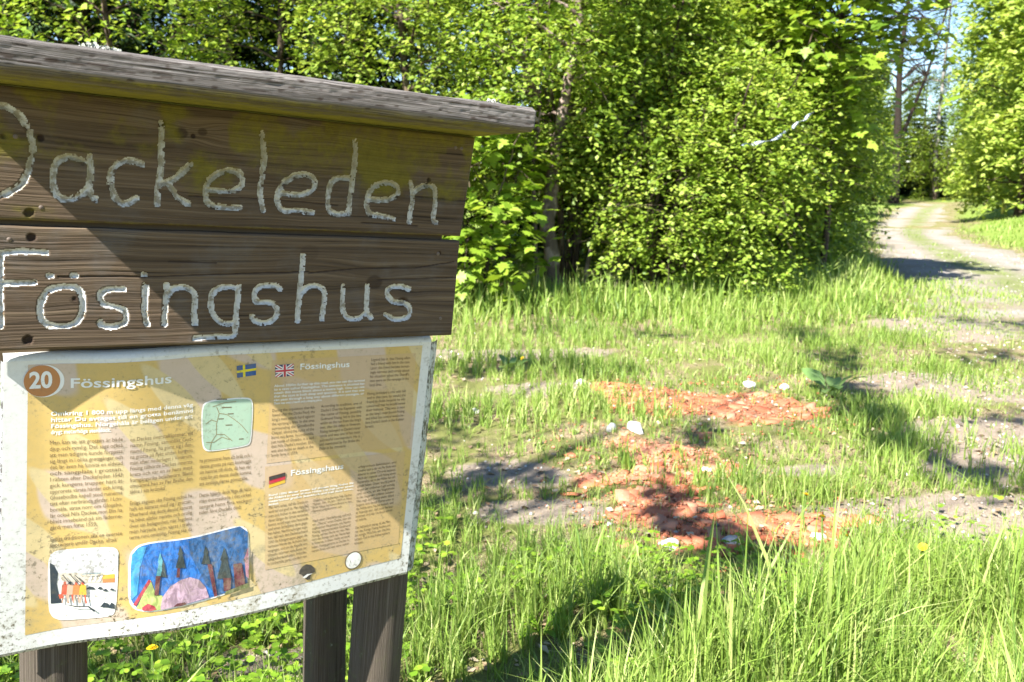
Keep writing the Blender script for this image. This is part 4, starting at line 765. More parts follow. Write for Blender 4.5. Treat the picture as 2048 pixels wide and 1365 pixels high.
k = m.mix(m.math('MULTIPLY', m.step(m.math('ADD', a, m.math('MULTIPLY', m.math('SUBTRACT', g, .5), .9)), -.15, .6), .8), k, m.mix(f, (.15, .13, .06), (.44, .41, .28)))
M['paint'] = m.done(m.bsdf(k, .6, .3, m.bump(m.math('ADD', f, g), .6, .002)))

def seg_dist(S, T, poly):
    best = np.full(S.shape, 9.)
    for (x0, y0), (x1, y1) in zip(poly[:-1], poly[1:]):
        dx, dy = x1 - x0, y1 - y0; L2 = dx * dx + dy * dy + 1e-12
        t = np.clip(((S - x0) * dx + (T - y0) * dy) / L2, 0, 1); best = np.minimum(best, np.hypot(S - x0 - t * dx, T - y0 - t * dy))
    return best
def smooth_line(poly):
    p = np.array(poly, float)
    if len(p) < 4: return p.tolist()
    for _ in range(2):      # corner cutting keeps the ends
        q = np.empty((2 * len(p) - 2, 2)); q[0::2] = .75 * p[:-1] + .25 * p[1:]; q[1::2] = .25 * p[:-1] + .75 * p[1:]; q[0] = p[0]; q[-1] = p[-1]; p = q
    return p.tolist()
def carved_board(label, s0, s1f, t0, t1, letters, knots, holes, cracks, algae_f, seed, step=.0015, hw=.0057, thick=.021):
    ns = int((s1f(t0) - s0) / step); nt = int((t1 - t0) / step)
    A, Bt = np.meshgrid(np.linspace(0, 1, ns), np.linspace(0, 1, nt), indexing='ij')
    T = t0 + (t1 - t0) * Bt; S = s0 + (s1f(T) - s0) * A
    T = T + .0016 * (vn(S, S * 0, 22, seed) - .5) * np.abs(2 * Bt - 1) ** 6 * np.sign(Bt - .5)
    gv = T.copy(); kn = np.zeros_like(T)
    for (ks, kt, kr, amt) in knots:
        d = np.hypot((S - ks) * .55, T - kt); gv += amt * np.sign(T - kt + 1e-6) * kr * np.exp(-(d / (2.4 * kr)) ** 2) * 1.1 * sstep(0, kr, np.abs(T - kt))
        kn = np.maximum(kn, amt * sstep(kr * 1.05, kr * .75, np.hypot((S - ks) * .8, T - kt)) * .8)
    gv += .012 * (vn(S, T, 3.0, seed + 1) - .5) + .004 * (vn(S, T, 11, seed + 2) - .5)
    W = .0005 * (fbm(S * 8, gv * 420, 1, seed, 3) - .5) * 2
    e = np.minimum(np.minimum(A * (s1f(T) - s0), (1 - A) * (s1f(T) - s0)), np.minimum(Bt, 1 - Bt) * (t1 - t0)); W -= .003 * sstep(.004, 0, e) ** 1.5
    for (hs, ht, hr, dp) in holes:
        d = np.hypot(S - hs, T - ht) / hr; W -= dp * sstep(1.0, .6, d + .3 * (vn(S, T, 300, 3) - .5)); kn = np.maximum(kn, sstep(1.25, .8, d))
    for poly in cracks:
        d = seg_dist(S, T + .0015 * (vn(S, S * 0, 60, 5) - .5), poly); W -= .002 * sstep(.0016, .0003, d); kn = np.maximum(kn, .85 * sstep(.0018, .0006, d))
    al = np.clip(algae_f(S, T), 0, 1)
    lid = np.full(S.shape, -1)
    jag = 1 + .30 * (vn(S, T, 260, 6) - .5) + .35 * (vn(S, T, 90, 7) - .5)
    for q, strokes in enumerate(letters):
        d = np.full(S.shape, 9.)
        for poly in strokes: d = np.minimum(d, seg_dist(S, T, smooth_line(poly)))
        dd = d / (hw * jag); W -= .0062 * np.clip(1 - dd, 0, 1) ** .9 + .0004 * sstep(1.3, 1, dd) * 0
        W += .0006 * (vn(S, T, 420, 4) - .5) * (dd < 1)
        worn = (vn(S, T, 130, 2) * .6 + vn(S, T, 420, 5) * .4 > (.70 if t0 > -.01 else .78)) & (dd > .35)
        lid[(dd < 1.0) & ~worn] = q
    V = np.stack([S, T, W], -1).reshape(-1, 3)
    i = (np.arange(ns - 1)[:, None] * nt + np.arange(nt - 1)[None]); F = np.stack([i, i + nt, i + nt + 1, i + 1], -1).reshape(-1, 4)
    fl = np.max(lid.ravel()[F], 1); fl = np.where((lid.ravel()[F] >= 0).sum(1) >= 3, fl, -1)
    # edges and back
    ring = np.concatenate([np.arange(ns) * nt, (ns - 1) * nt + np.arange(1, nt), np.arange(ns - 2, -1, -1) * nt + nt - 1, np.arange(nt - 2, 0, -1)])
    VB = V[ring].copy(); VB[:, 2] = -thick; b0 = len(V); k = len(ring); j = np.arange(k); j1 = (j + 1) % k
    side = np.stack([ring[j], b0 + j, b0 + j1, ring[j1]], 1); c = len(V) + k
    VC = VB.mean(0, keepdims=True)
    back = np.stack([b0 + j1, b0 + j, np.full(k, c), np.full(k, c)], 1)
    VV = np.concatenate([V, VB, VC]); at = {}
    for nm, arr in (('gv', gv), ('knot', kn), ('algae', al)):
        a = arr.ravel(); at[nm] = np.concatenate([a, a[ring], a[:1]])
    at['gv'][len(V):] += .03
    def sub(FF):
        u, inv = np.unique(FF, return_inverse=True); return VV[u], inv.reshape(FF.shape), {n_: a_[u] for n_, a_ in at.items()}
    FB = np.concatenate([F[fl < 0], side]); v_, f_, a_ = sub(FB)
    me = mesh_np('name_board', v_, f_, a_, True); bo = spart('name_board', me, M['wood_board'], None, label)
    for q in range(len(letters)):
        if (fl == q).any():
            v_, f_, a_ = sub(F[fl == q]); spart('letter', mesh_np('letter', v_, f_, a_, True), M['paint'], bo)
    return bo
def patch(S, T, cs, ct, rs, rt): return np.exp(-((S - cs) / rs) ** 2 - ((T - ct) / rt) ** 2)
def alg1(S, T):
    n = fbm(S, T, 14, 2, 4)
    return .66 * sstep(.02, .17, T) * sstep(-.1, .15, n - .4) + .55 * patch(S, T, .006, .125, .03, .03) + .5 * patch(S, T, .62, .13, .03, .03) + .75 * patch(S, T, .655, .10, .05, .03) + .5 * patch(S, T, .77, .085, .05, .02) + .55 * patch(S, T, .30, .09, .05, .05) + .55 * patch(S, T, .04, .018, .05, .012) + .5 * sstep(.012, .0, T) + .3 * patch(S, T, .18, .16, .1, .05)
def alg2(S, T): return .02 + .25 * sstep(-.2, -.208, T) * 0 + .10 * patch(S, T, .3, -.02, .3, .02)
bd1 = carved_board('upper board carved with the word Dackeleden and green with algae', -.040, lambda t: .822 + .015 * (np.asarray(t) / .201), .0005, .2005, L1,
    [(.265, .155, .010, .9), (.53, .185, .014, .6), (.30, .16, .007, .8), (.80, .18, .005, .5)], [(.0565, .128, .0055, .004), (.006, .126, .004, .003), (.040, .012, .008, .004), (.735, .098, .0055, .006), (.738, .109, .0045, .004), (.285, .152, .004, .002), (.235, .168, .006, .002)],
    [[(.28, .052), (.42, .055), (.55, .05)], [(.60, .02), (.72, .018)], [(.70, .076), (.832, .072)]], alg1, 3)
bd2 = carved_board('lower board carved with the word Fösingshus in whiter paint', -.040, lambda t: .821 + .001 * (np.asarray(t) + .2), -.207, -.0085, L2,
    [(.635, -.095, .015, .75), (.70, -.135, .012, .9), (.105, -.125, .008, .6), (.5, -.04, .016, .25)], [(.043, -.026, .007, .004), (.036, -.19, .008, .004), (.700, -.1335, .007, .004), (.775, -.035, .004, .002), (.104, -.124, .004, .001)],
    [[(.08, -.088), (.24, -.086), (.42, -.078), (.50, -.075)], [(.50, -.078), (.60, -.068), (.72, -.066), (.81, -.052)], [(.64, -.09), (.72, -.088), (.81, -.084)], [(.25, -.06), (.33, -.062)]], alg2, 6)
# screws driven through the boards
M['rust'] = plain('rusty steel', (.12, .09, .07), .6, .5, .3, 300)
def screw_mesh(rr):
    k = 16; a = np.arange(k) / k * 6.283; V = [(0, 0, .001)] + [(rr * .8 * math.cos(t), rr * .8 * math.sin(t), .001) for t in a] + [(rr * math.cos(t), rr * math.sin(t), -.001) for t in a]
    F = [(0, 1 + i, 1 + (i + 1) % k) for i in range(k)] + [(1 + i, 1 + k + i, 1 + k + (i + 1) % k) for i in range(k)] + [(1 + i, 1 + k + (i + 1) % k, 1 + (i + 1) % k) for i in range(k)]
    return mesh_np('screw', V, F)
sm_ = screw_mesh(.0042); sm_.materials.append(M['rust'])
for bd, s, t in ((bd1, .0225, .127), (bd1, .0565, .0215), (bd1, .792, .176), (bd1, .806, .1755), (bd2, .772, -.0365), (bd2, .79, -.17), (bd2, .012, -.03)):
    o = spart('screw', sm_, None, bd); o.matrix_basis = o.matrix_basis @ Matrix.Translation((s, t, -.0004))

# roof plank: section swept along the sign, sloping a little to the back
def roof(s0, s1, w0, w1):
    tb = lambda w: .2035 + .0775 * w; th = .0445
    sec = []      # underside back->front, front face, top front->back, back
    for f in np.linspace(0, 1, 34): w = w0 + (w1 - w0) * f; sec.append((w, tb(w), 0))
    for f in np.linspace(0, 1, 18)[1:-1]: sec.append((w1 + .001, tb(w1) + th * f, 1))
    for f in np.linspace(0, 1, 20): w = w1 + (w0 - w1) * f; sec.append((w, tb(w) + th, 2))
    sec = np.array(sec); k = len(sec); n = 420; s = np.linspace(s0, s1, n)
    Sx = np.repeat(s[:, None], k, 1); Wx = np.repeat(sec[None, :, 0], n, 0); Tx = np.repeat(sec[None, :, 1], n, 0)
    arc = np.cumsum(np.r_[0, np.hypot(np.diff(sec[:, 0]), np.diff(sec[:, 1]))]); G = np.repeat(arc[None], n, 0) + .006 * (vn(Sx, np.repeat(arc[None], n, 0), 5, 2) - .5)
    rel = .0011 * (fbm(Sx * 14, G * 700, 1, 3, 3) - .5) + .0012 * (vn(Sx, G * 3, 4, 5) - .5) - .0009 * sstep(.5, .8, vn(Sx * 50, G * 520, 1, 1)) * sstep(.35, .65, vn(Sx, G * 3, 9, 6))
    ft = sec[:, 2]; Wx = Wx + np.where(ft[None] == 1, rel, 0); Tx = Tx + np.where(ft[None] == 2, rel, 0) - np.where(ft[None] == 0, rel * .6, 0)
    # worn edges
    cf = np.array([[w1, tb(w1)], [w1, tb(w1) + th]])
    for c in cf:
        d = np.hypot(Wx - c[0], Tx - c[1]); pull = sstep(.008, 0, d) * .0035 * (.6 + vn(Sx, Sx * 0, 30, 4)); Wx = Wx - pull; Tx = Tx - np.sign(c[1] - tb(w1) - th / 2) * pull
    V = np.stack([Sx, Tx, Wx], -1).reshape(-1, 3)
    i = np.arange(n - 1)[:, None] * k + np.arange(k)[None]; i1 = np.arange(n - 1)[:, None] * k + (np.arange(k)[None] + 1) % k
    F = np.stack([i, i1, i1 + k, i + k], -1).reshape(-1, 4)
    und = np.repeat((ft == 0)[None], n, 0); near = Wx
    al = np.where(und, .42 + .55 * sstep(.12, .03, near) + .5 * (fbm(Sx, near * 4, 10, 2, 3) - .5), .0) + np.where(ft[None] == 1, .35 * sstep(tb(w1) + .007, tb(w1), Tx), 0)
    kn = .8 * sstep(.72, .86, vn(Sx * 60, G * 330, 1, 7)) * (ft[None] == 1)
    ends = []
    c0, c1 = len(V), len(V) + 1; VC = np.array([V[:k].mean(0), V[-k:].mean(0)]); j = np.arange(k); j1 = (j + 1) % k
    E0 = np.stack([j1, j, np.full(k, c0), np.full(k, c0)], 1)[:, :3]; E1 = np.stack([(n - 1) * k + j, (n - 1) * k + j1, np.full(k, c1)], 1)
    F3 = np.concatenate([F[:, [0, 1, 2]], F[:, [0, 2, 3]], E0, E1])
    pad = lambda a: np.concatenate([a.ravel(), a.ravel()[:1], a.ravel()[-1:]])
    return mesh_np('roof_plank', np.concatenate([V, VC]), F3, {'gv': pad(G), 'algae': pad(np.clip(al, 0, 1)), 'knot': pad(kn)}, True)
rp = spart('roof_plank', roof(-.093, .848, -.06, .185), M['wood_roof'], None, 'grey weathered roof plank with yellow green algae underneath')
# lichen tufts on the roof edge
M['lichen'] = plain('lichen', (.34, .35, .31), .95, .1, .35, 500)
for s, w, sc in ((.112, .15, .75), (.128, .150, .45), (.765, .16, .5)):
    q = np.random.default_rng(int(s * 1000)); n = int(260 * sc); P = q.normal(size=(n, 3)) * np.array([.012, .003, .009]) * sc; P[:, 1] = np.abs(P[:, 1]) + .001
    Vv, Ff, k = leaf_verts(P, q.normal(size=(n, 3)), q.normal(size=(n, 3)), q.uniform(.003, .007, n), ROUND)
    o = spart('lichen', mesh_np('lichen', Vv, Ff), M['lichen'], rp, 'tuft of pale grey lichen'); o.matrix_basis = o.matrix_basis @ Matrix.Translation((s, .2035 + .0775 * w + .0445, w))

# posts
m = N('post wood'); co = m.mapping(m.obj_co(), (1, 1, 1)); sx = m.node('SeparateXYZ', i_0=m.obj_co()).outputs
c = m.node('CombineXYZ', i_0=m.math('MULTIPLY', m.attr('around'), 34), i_1=m.math('MULTIPLY', sx[1], 3.0), i_2=0.0).outputs[0]
f = m.noise(c, 1.0, 5, .7); g = m.noise(m.obj_co(), 30, 5, .7); k = m.ramp(f, [(.28, (.022, .018, .013)), (.5, (.085, .070, .054)), (.72, (.19, .165, .138))])
k = m.mix(m.math('MULTIPLY', m.step(g, .52, .7), .5), k, (.09, .10, .045)); k = m.mix(m.math('MULTIPLY', m.step(g, .66, .72), .7), k, (.32, .36, .30))
M['post'] = m.done(m.bsdf(k, .9, .15, m.bump(f, .9, .004)))
def post(s, w, rr, top, bottom, seed, square=False, lean=0.0, label=None):
    n = 90; k = 40; a = np.arange(k) / k * 6.283; t = np.linspace(bottom, top, n)
    q = np.random.default_rng(seed); cr = np.zeros(k); 
    for c_ in q.choice(k, 5, replace=False): cr[c_] -= .05; cr[(c_ + 1) % k] -= .02
    rad = rr * (1 + cr[None] + .04 * (vn(a[None] * 3 + seed, t[:, None] * 2.5, 1, 3) - .5) + .02 * (vn(a[None] * 12, t[:, None] * 9, 1, 5) - .5))
    if square: rad = rad * np.minimum(1.22, 1 / np.maximum(np.abs(np.cos(a)), np.abs(np.sin(a))))[None]
    V = np.stack([s + lean * (t - top)[:, None] + rad * np.cos(a)[None], np.repeat(t[:, None], k, 1), w + rad * np.sin(a)[None]], -1).reshape(-1, 3)
    i = np.arange(n - 1)[:, None] * k + np.arange(k)[None]; i1 = np.arange(n - 1)[:, None] * k + (np.arange(k)[None] + 1) % k
    F = np.stack([i, i1, i1 + k, i + k], -1).reshape(-1, 4); b = (n - 1) * k
    cap = np.stack([b + np.arange(k), np.full(k, n * k), np.full(k, n * k), b + (np.arange(k) + 1) % k], 1)
    F3 = np.concatenate([F[:, [0, 1, 2]], F[:, [0, 2, 3]], cap[:, [0, 1, 3]]]); V = np.concatenate([V, [[s, top, w]]])
    return spart('post', mesh_np('post', V, F3, {'around': np.r_[np.tile(np.abs(a - 3.14), n), 0]}, True), M['post'], None, label)
post(.084, -.103, .057, .15, -1.62, 3, label='round post under the left end of the panel')
post(.752, -.106, .060, .15, -1.62, 5, label='cracked round post under the right end of the panel')
post(.655, -.270, .043, .0, -1.62, 8, True, -.04, label='dark square post standing behind the other two')
for s, tt, ww, sz in ((.39, -.004, -.0335, (.80, .06, .0245, 1)), (.39, -.215, -.052, (.78, .10, .012, 1)), (.084, .10, -.0335, (.05, .14, .0245, 1)), (.752, .10, -.0335, (.05, .14, .0245, 1))):
    bm = bmesh.new(); bmesh.ops.create_cube(bm, size=1); me = bpy.data.meshes.new('batten'); bm.to_mesh(me); bm.free()
    o = spart('batten', me, plain('batten wood', (.12, .09, .06), .9, .1)); o.matrix_basis = o.matrix_basis @ Matrix.Translation((s, tt, ww)) @ Matrix.Diagonal(sz)

# ---- printed panel
def sm1(a, b, x): return sstep(a, b, x)
def PW(s, t):
    v = np.clip((-.23 - t) / .52, 0, 1); top = sm1(.05, .18, s) * (1 - sm1(.19, .36, s)); bot = sm1(.05, .30, s) * (1 - sm1(.36, .82, s))
    return -.032 + .0165 * top * (1 - v) + .033 * v ** 1.5 * bot
def bil(c, u, v):       # corners TL TR BR BL
    c = np.array(c); u = u[..., None]; v = v[..., None]; return (c[0] * (1 - u) + c[1] * u) * (1 - v) + (c[3] * (1 - u) + c[2] * u) * v
LAY = .00035
def grid_sheet(name, corners, layer, mat, parent, nu=70, nv=40):
    u, v = np.meshgrid(np.linspace(0, 1, nu), np.linspace(0, 1, nv), indexing='ij'); P = bil(corners, u, v).reshape(-1, 2)
    V = np.concatenate([P, (PW(P[:, 0], P[:, 1]) + layer * LAY)[:, None]], 1); i = np.arange(nu - 1)[:, None] * nv + np.arange(nv - 1)[None]
    return spart(name, mesh_np(name, V, np.stack([i, i + 1, i + nv + 1, i + nv], -1).reshape(-1, 4), None, True), mat, parent)
def flat(name, polys, layer, mat, parent):
    """polygons cut into strips so that they follow the warped sheet"""
    bm = bmesh.new()
    for P in polys:
        vs = [bm.verts.new((x, y, 0)) for x, y in P]
        try: bm.faces.new(vs)
        except ValueError: pass
    xs = [v.co.x for v in bm.verts]
    for c in np.arange(math.floor(min(xs) / .012) * .012, max(xs), .012):
        bmesh.ops.bisect_plane(bm, geom=bm.verts[:] + bm.edges[:] + bm.faces[:], plane_co=(c, 0, 0), plane_no=(1, 0, 0))
    bmesh.ops.triangulate(bm, faces=bm.faces[:]); bm.normal_update()
    for f in bm.faces:
        if f.normal.z < 0: f.normal_flip()
    for v in bm.verts: v.co.z = float(PW(v.co.x, v.co.y)) + layer * LAY
    me = bpy.data.meshes.new(name); bm.to_mesh(me); bm.free()
    return spart(name, me, mat, parent)
def ell(c, rx, ry, n=40): return [(c[0] + rx * math.cos(q / n * 6.2832), c[1] + ry * math.sin(q / n * 6.2832)) for q in range(n)]
def line_poly(a, b, w):
    dx, dy = b[0] - a[0], b[1] - a[1]; L = math.hypot(dx, dy) + 1e-9; nx, ny = -dy / L * w / 2, dx / L * w / 2
    return [(a[0] + nx, a[1] + ny), (b[0] + nx, b[1] + ny), (b[0] - nx, b[1] - ny), (a[0] - nx, a[1] - ny)]
def print_mat(name, colr, dirt=1.0, rough=.28, tint=None):
    """faded print under a film, with algae specks and grime"""
    m = N(name); co = m.obj_co(); sx = m.node('SeparateXYZ', i_0=co).outputs
    n1 = m.noise(co, 7, 6, .65); n2 = m.noise(co, 120, 5, .75); n3_ = m.noise(co, 28, 5, .7); n4 = m.noise(m.mapping(co, (1, .6, 1)), 300, 2, .6)
    k = colr(m, co) if callable(colr) else m.mix(n3_, tuple(c * .9 for c in colr), tuple(min(1, c * 1.07) for c in colr))
    low = m.step(sx[1], -.45, -.74); mid = m.step(m.math('ABSOLUTE', m.math('SUBTRACT', sx[0], .44)), .16, .02)
    amt = m.math('MULTIPLY', m.math('ADD', m.math('ADD', .20, m.math('MULTIPLY', low, .34)), m.math('MULTIPLY', mid, m.math('ADD', .08, m.math('MULTIPLY', low, .30)))), dirt)
    veil = m.math('MULTIPLY', m.step(m.math('ADD', m.math('MULTIPLY', n3_, .6), m.math('MULTIPLY', n2, .5)), .48, .72), amt)
    k = m.mix(veil, k, m.mix(n1, (.26, .20, .07), (.34, .33, .28)))
    spk = m.math('MULTIPLY', m.step(m.math('ADD', m.math('MULTIPLY', n2, .7), m.math('MULTIPLY', n1, .45)), .63, .70), m.math('MULTIPLY', amt, 1.6))
    k = m.mix(m.node('Clamp', i_0=spk).outputs[0], k, (.10, .085, .05))
    k = m.mix(m.math('MULTIPLY', m.step(n4, .70, .78), .35 * dirt), k, (.16, .13, .08))
    return m.done(m.bsdf(k, rough, .4, m.bump(n2, .06, .002)))
def yellow_col(m, co):
    # big soft-edged diagonal facets of ochre and dusty pink
    d = m.mapping(co, (1, 1, 1)); sx = m.node('SeparateXYZ', i_0=d).outputs
    a = m.math('ADD', sx[0], m.math('MULTIPLY', sx[1], .9)); b = m.math('SUBTRACT', sx[0], m.math('MULTIPLY', sx[1], 1.0))
    wv = lambda v, fr, ph: m.math('SINE', m.math('ADD', m.math('MULTIPLY', v, fr), ph))
    t = m.math('ADD', m.math('ADD', wv(a, 34, .4), m.math('MULTIPLY', wv(b, 21, 1.7), .9)), m.math('MULTIPLY', m.math('SUBTRACT', m.noise(co, 6, 2, .5), .5), 2.2))
    k = m.mix(m.step(t, .05, .45), (.60, .425, .155), (.58, .46, .375))
    k = m.mix(m.step(m.math('ADD', wv(a, 57, 2.0), wv(b, 13, .2)), .7, 1.0), k, (.64, .515, .28))
    return m.mix(m.noise(co, 40, 4, .6), k, m.mix(1.0, k, (.86, .86, .80), 'MULTIPLY'))
def box_col(m, co): return m.mix(.62, yellow_col(m, co), (.52, .36, .19))
M['sheet'] = print_mat('white laminate', (.66, .67, .645), 1.05)
M['p_yellow'] = print_mat('ochre print', yellow_col, 1.1)
M['p_box'] = print_mat('tan print', box_col, .6)
def brush(c):
    def f(m, co):
        n = m.noise(m.mapping(co, (1.6, .7, 1)), 45, 4, .7, 1.5); k = m.mix(m.step(n, .35, .65), tuple(x * .6 for x in c), tuple(min(1, x * 1.25 + .02) for x in c))
        return m.mix(m.math('MULTIPLY', m.step(n, .62, .75), .4), k, (.30, .42, .48))
    return f
PM = {}
for nm, c in dict(text=(.15, .11, .06), white=(.80, .80, .76), orange=(.46, .20, .075), blue=(.02, .09, .27), yel=(.75, .62, .02), navy=(.035, .035, .12), red=(.50, .03, .06), black=(.05, .045, .045), gold=(.70, .42, .04), map=(.36, .50, .38), map2=(.26, .44, .36), road=(.25, .20, .10),
        pblue=(.02, .16, .52), pblue2=(.025, .11, .28), pcyan=(.05, .32, .62), pgreen=(.42, .52, .16), pgreen2=(.14, .16, .06), pred=(.45, .05, .08), ppink=(.44, .30, .38), ppink2=(.40, .18, .24), pmaroon=(.13, .03, .045), pteal=(.10, .32, .36), pdark=(.04, .06, .065),
        dgrey=(.58, .59, .60), ddark=(.03, .045, .06), dcream=(.62, .56, .46), dyellow=(.68, .42, .06), dorange=(.62, .22, .08), dwhite=(.8, .8, .78), dred=(.58, .10, .06), dskin=(.62, .38, .28), dblue=(.10, .25, .35)).items():
    PM[nm] = print_mat('print ' + nm, brush(c) if nm[0] == 'p' else c, .75 if nm not in ('text', 'black', 'ddark', 'pdark') else .3)
CORN = [(.004, -.233), (.791, -.227), (.776, -.748), (-.010, -.753)]
panel = grid_sheet('information_panel', CORN, 0, M['sheet'], None, 90, 60); panel['label'] = 'warped faded yellow information panel with text in three languages'
M['metal'] = N('dirty metal edge'); m = M['metal']; co = m.obj_co(); a = m.noise(m.mapping(co, (1, .6, 1)), 150, 5, .75); b = m.noise(co, 25, 4, .6)
M['metal'] = m.done(m.bsdf(m.mix(m.step(m.math('ADD', m.math('MULTIPLY', a, .7), m.math('MULTIPLY', b, .4)), .52, .62), (.46, .49, .50), (.07, .065, .06)), .45, .5))
def strip(name, A_, B_, dA, n=60, mat=None):
    u = np.linspace(0, 1, n)[:, None]; P = np.array(A_) * (1 - u) + np.array(B_) * u; w = PW(P[:, 0], P[:, 1])[:, None]
    rows = [np.concatenate([P + np.array(o[:2]) * 1.0, w + o[2]], 1) for o in dA]; V = np.concatenate(rows); i = np.arange(n - 1); F = []
    for q in range(len(rows) - 1): F.append(np.stack([q * n + i, q * n + i + 1, (q + 1) * n + i + 1, (q + 1) * n + i], 1))
    return spart(name, mesh_np(name, V, np.concatenate(F), None, True), mat, panel)
strip('right_flange', CORN[1], CORN[2], [(0, 0, 0), (.003, 0, -.001), (.021, 0, -.012), (.023, 0, -.02)], 60, M['metal'])['label'] = 'grey folded metal edge stained with black lichen'
strip('top_lip', CORN[0], CORN[1], [(0, 0, 0), (0, .004, -.001), (0, .008, -.004), (0, .011, -.010), (0, .0115, -.02)], 70, M['sheet'])
strip('bottom_edge', CORN[3], CORN[2], [(0, 0, 0), (0, -.0015, -.001), (0, -.006, -.002), (0, -.0065, -.012)], 70, M['metal'])
strip('left_edge', CORN[0], CORN[3], [(0, 0, 0), (-.002, 0, -.001), (-.003, 0, -.01)], 60, M['metal'])
# back of the tray
u, v = np.meshgrid(np.linspace(0, 1, 50), np.linspace(0, 1, 20), indexing='ij'); P = bil(CORN, u, v).reshape(-1, 2)
V = np.concatenate([P, (PW(P[:, 0], P[:, 1]) - .006)[:, None]], 1); i = np.arange(49)[:, None] * 20 + np.arange(19)[None]
spart('back_plate', mesh_np('back_plate', V, np.stack([i, i + 20, i + 21, i + 1], -1).reshape(-1, 4), None, True), M['metal'], panel)
grid_sheet('print_background', YELLOW, 1, M['p_yellow'], panel)
grid_sheet('text_field', BOX_EN, 2, M['p_box'], panel, 40, 12); grid_sheet('text_field', BOX_DE, 2, M['p_box'], panel, 40, 12)
# numbered roundel
def disc(c3, scale=1.0): c, r1, r2 = c3; return ell(c, abs(r1[0] - c[0]) * scale, abs(r2[1] - c[1]) * scale)
flat('number_ring', [disc(CIRCLE_W)], 3, PM['white'], panel); flat('number_disc', [disc(CIRCLE_O)], 4, PM['orange'], panel)
def quad_rects(name, q, rects, parent=panel, z=3):
    """coloured rectangles inside a quad given TL TR BR BL; each colour one flat piece under the first"""
    first = None
    for k, (mat, polys) in enumerate(rects):
        pp = [[tuple(bil(q, np.array(a), np.array(b)).tolist()) for a, b in P] for P in polys]
        flat(name, pp, z + k, PM[mat], parent)
rc = lambda a, b, c, d: [(a, b), (c, b), (c, d), (a, d)]
quad_rects('swedish_flag', FLAG_SE, [('yel', [rc(0, 0, 1, 1)]), ('blue', [rc(0, 0, .31, .4), rc(.44, 0, 1, .4), rc(0, .6, .31, 1), rc(.44, .6, 1, 1)])])
quad_rects('german_flag', FLAG_DE, [('gold', [rc(0, 0, 1, 1)]), ('red', [rc(0, 0, 1, .667)]), ('black', [rc(0, 0, 1, .333)])])
dg = lambda w: [[(0, 0), (w, 0), (1, 1 - w), (1, 1), (1 - w, 1), (0, w)], [(1, 0), (1, w), (w, 1), (0, 1), (0, 1 - w), (1 - w, 0)]]
quad_rects('british_flag', FLAG_UK, [('navy', [rc(0, 0, 1, 1)]), ('white', dg(.16)), ('red', dg(.055)), ('white', [rc(.40, 0, .60, 1), rc(0, .34, 1, .66)]), ('red', [rc(.44, 0, .56, 1), rc(0, .42, 1, .58)])])
def shrink(P, f):
    c = np.mean(P, 0); return [tuple((c + (np.array(p) - c) * f).tolist()) for p in P]
def rounded(P, n=2):
    p = np.array(P, float)
    for _ in range(n):
        q = np.roll(p, -1, 0); p = np.stack([.8 * p + .2 * q, .2 * p + .8 * q], 1).reshape(-1, 2)
    return [tuple(a) for a in p.tolist()]
flat('map_border', [rounded(MAP)], 3, PM['white'], panel); flat('map', [rounded(shrink(MAP, .95))], 4, PM['map'], panel)
flat('map_road', [line_poly(a, b, .0011) for rd in ROADS for a, b in zip(rd[:-1], rd[1:])], 5, PM['road'], panel)
flat('map_name', [line_poly(a, b, .0018) for a, b in MAPMARKS], 5, PM['text'], panel)
flat('drawing_border', [rounded(PIC)], 3, PM['white'], panel); flat('painting_border', [rounded(PAINT)], 3, PM['white'], panel)
flat('painting', [rounded(shrink(PAINT, .955))], 4, PM['pblue'], panel)
def layer_art(items, z):
    zz = z; by = {}
    for c, P in items:
        flat('drawing_shape' if c[0] == 'd' else 'painting_shape', [P], zz, PM[c], panel); zz += .25
layer_art([a for a in ART if a[0][0] == 'p'], 5); layer_art([a for a in ART if a[0][0] == 'd'], 4)
flat('emblem', [LOGO1], 3, PM['black'], panel); flat('emblem', [LOGO1B], 4, PM['white'], panel)
flat('round_emblem', [disc(LOGO2, 1.12)], 3, PM['text'], panel); flat('round_emblem', [disc(LOGO2)], 4, PM['white'], panel); flat('round_emblem', [LOGO2B], 5, PM['text'], panel)

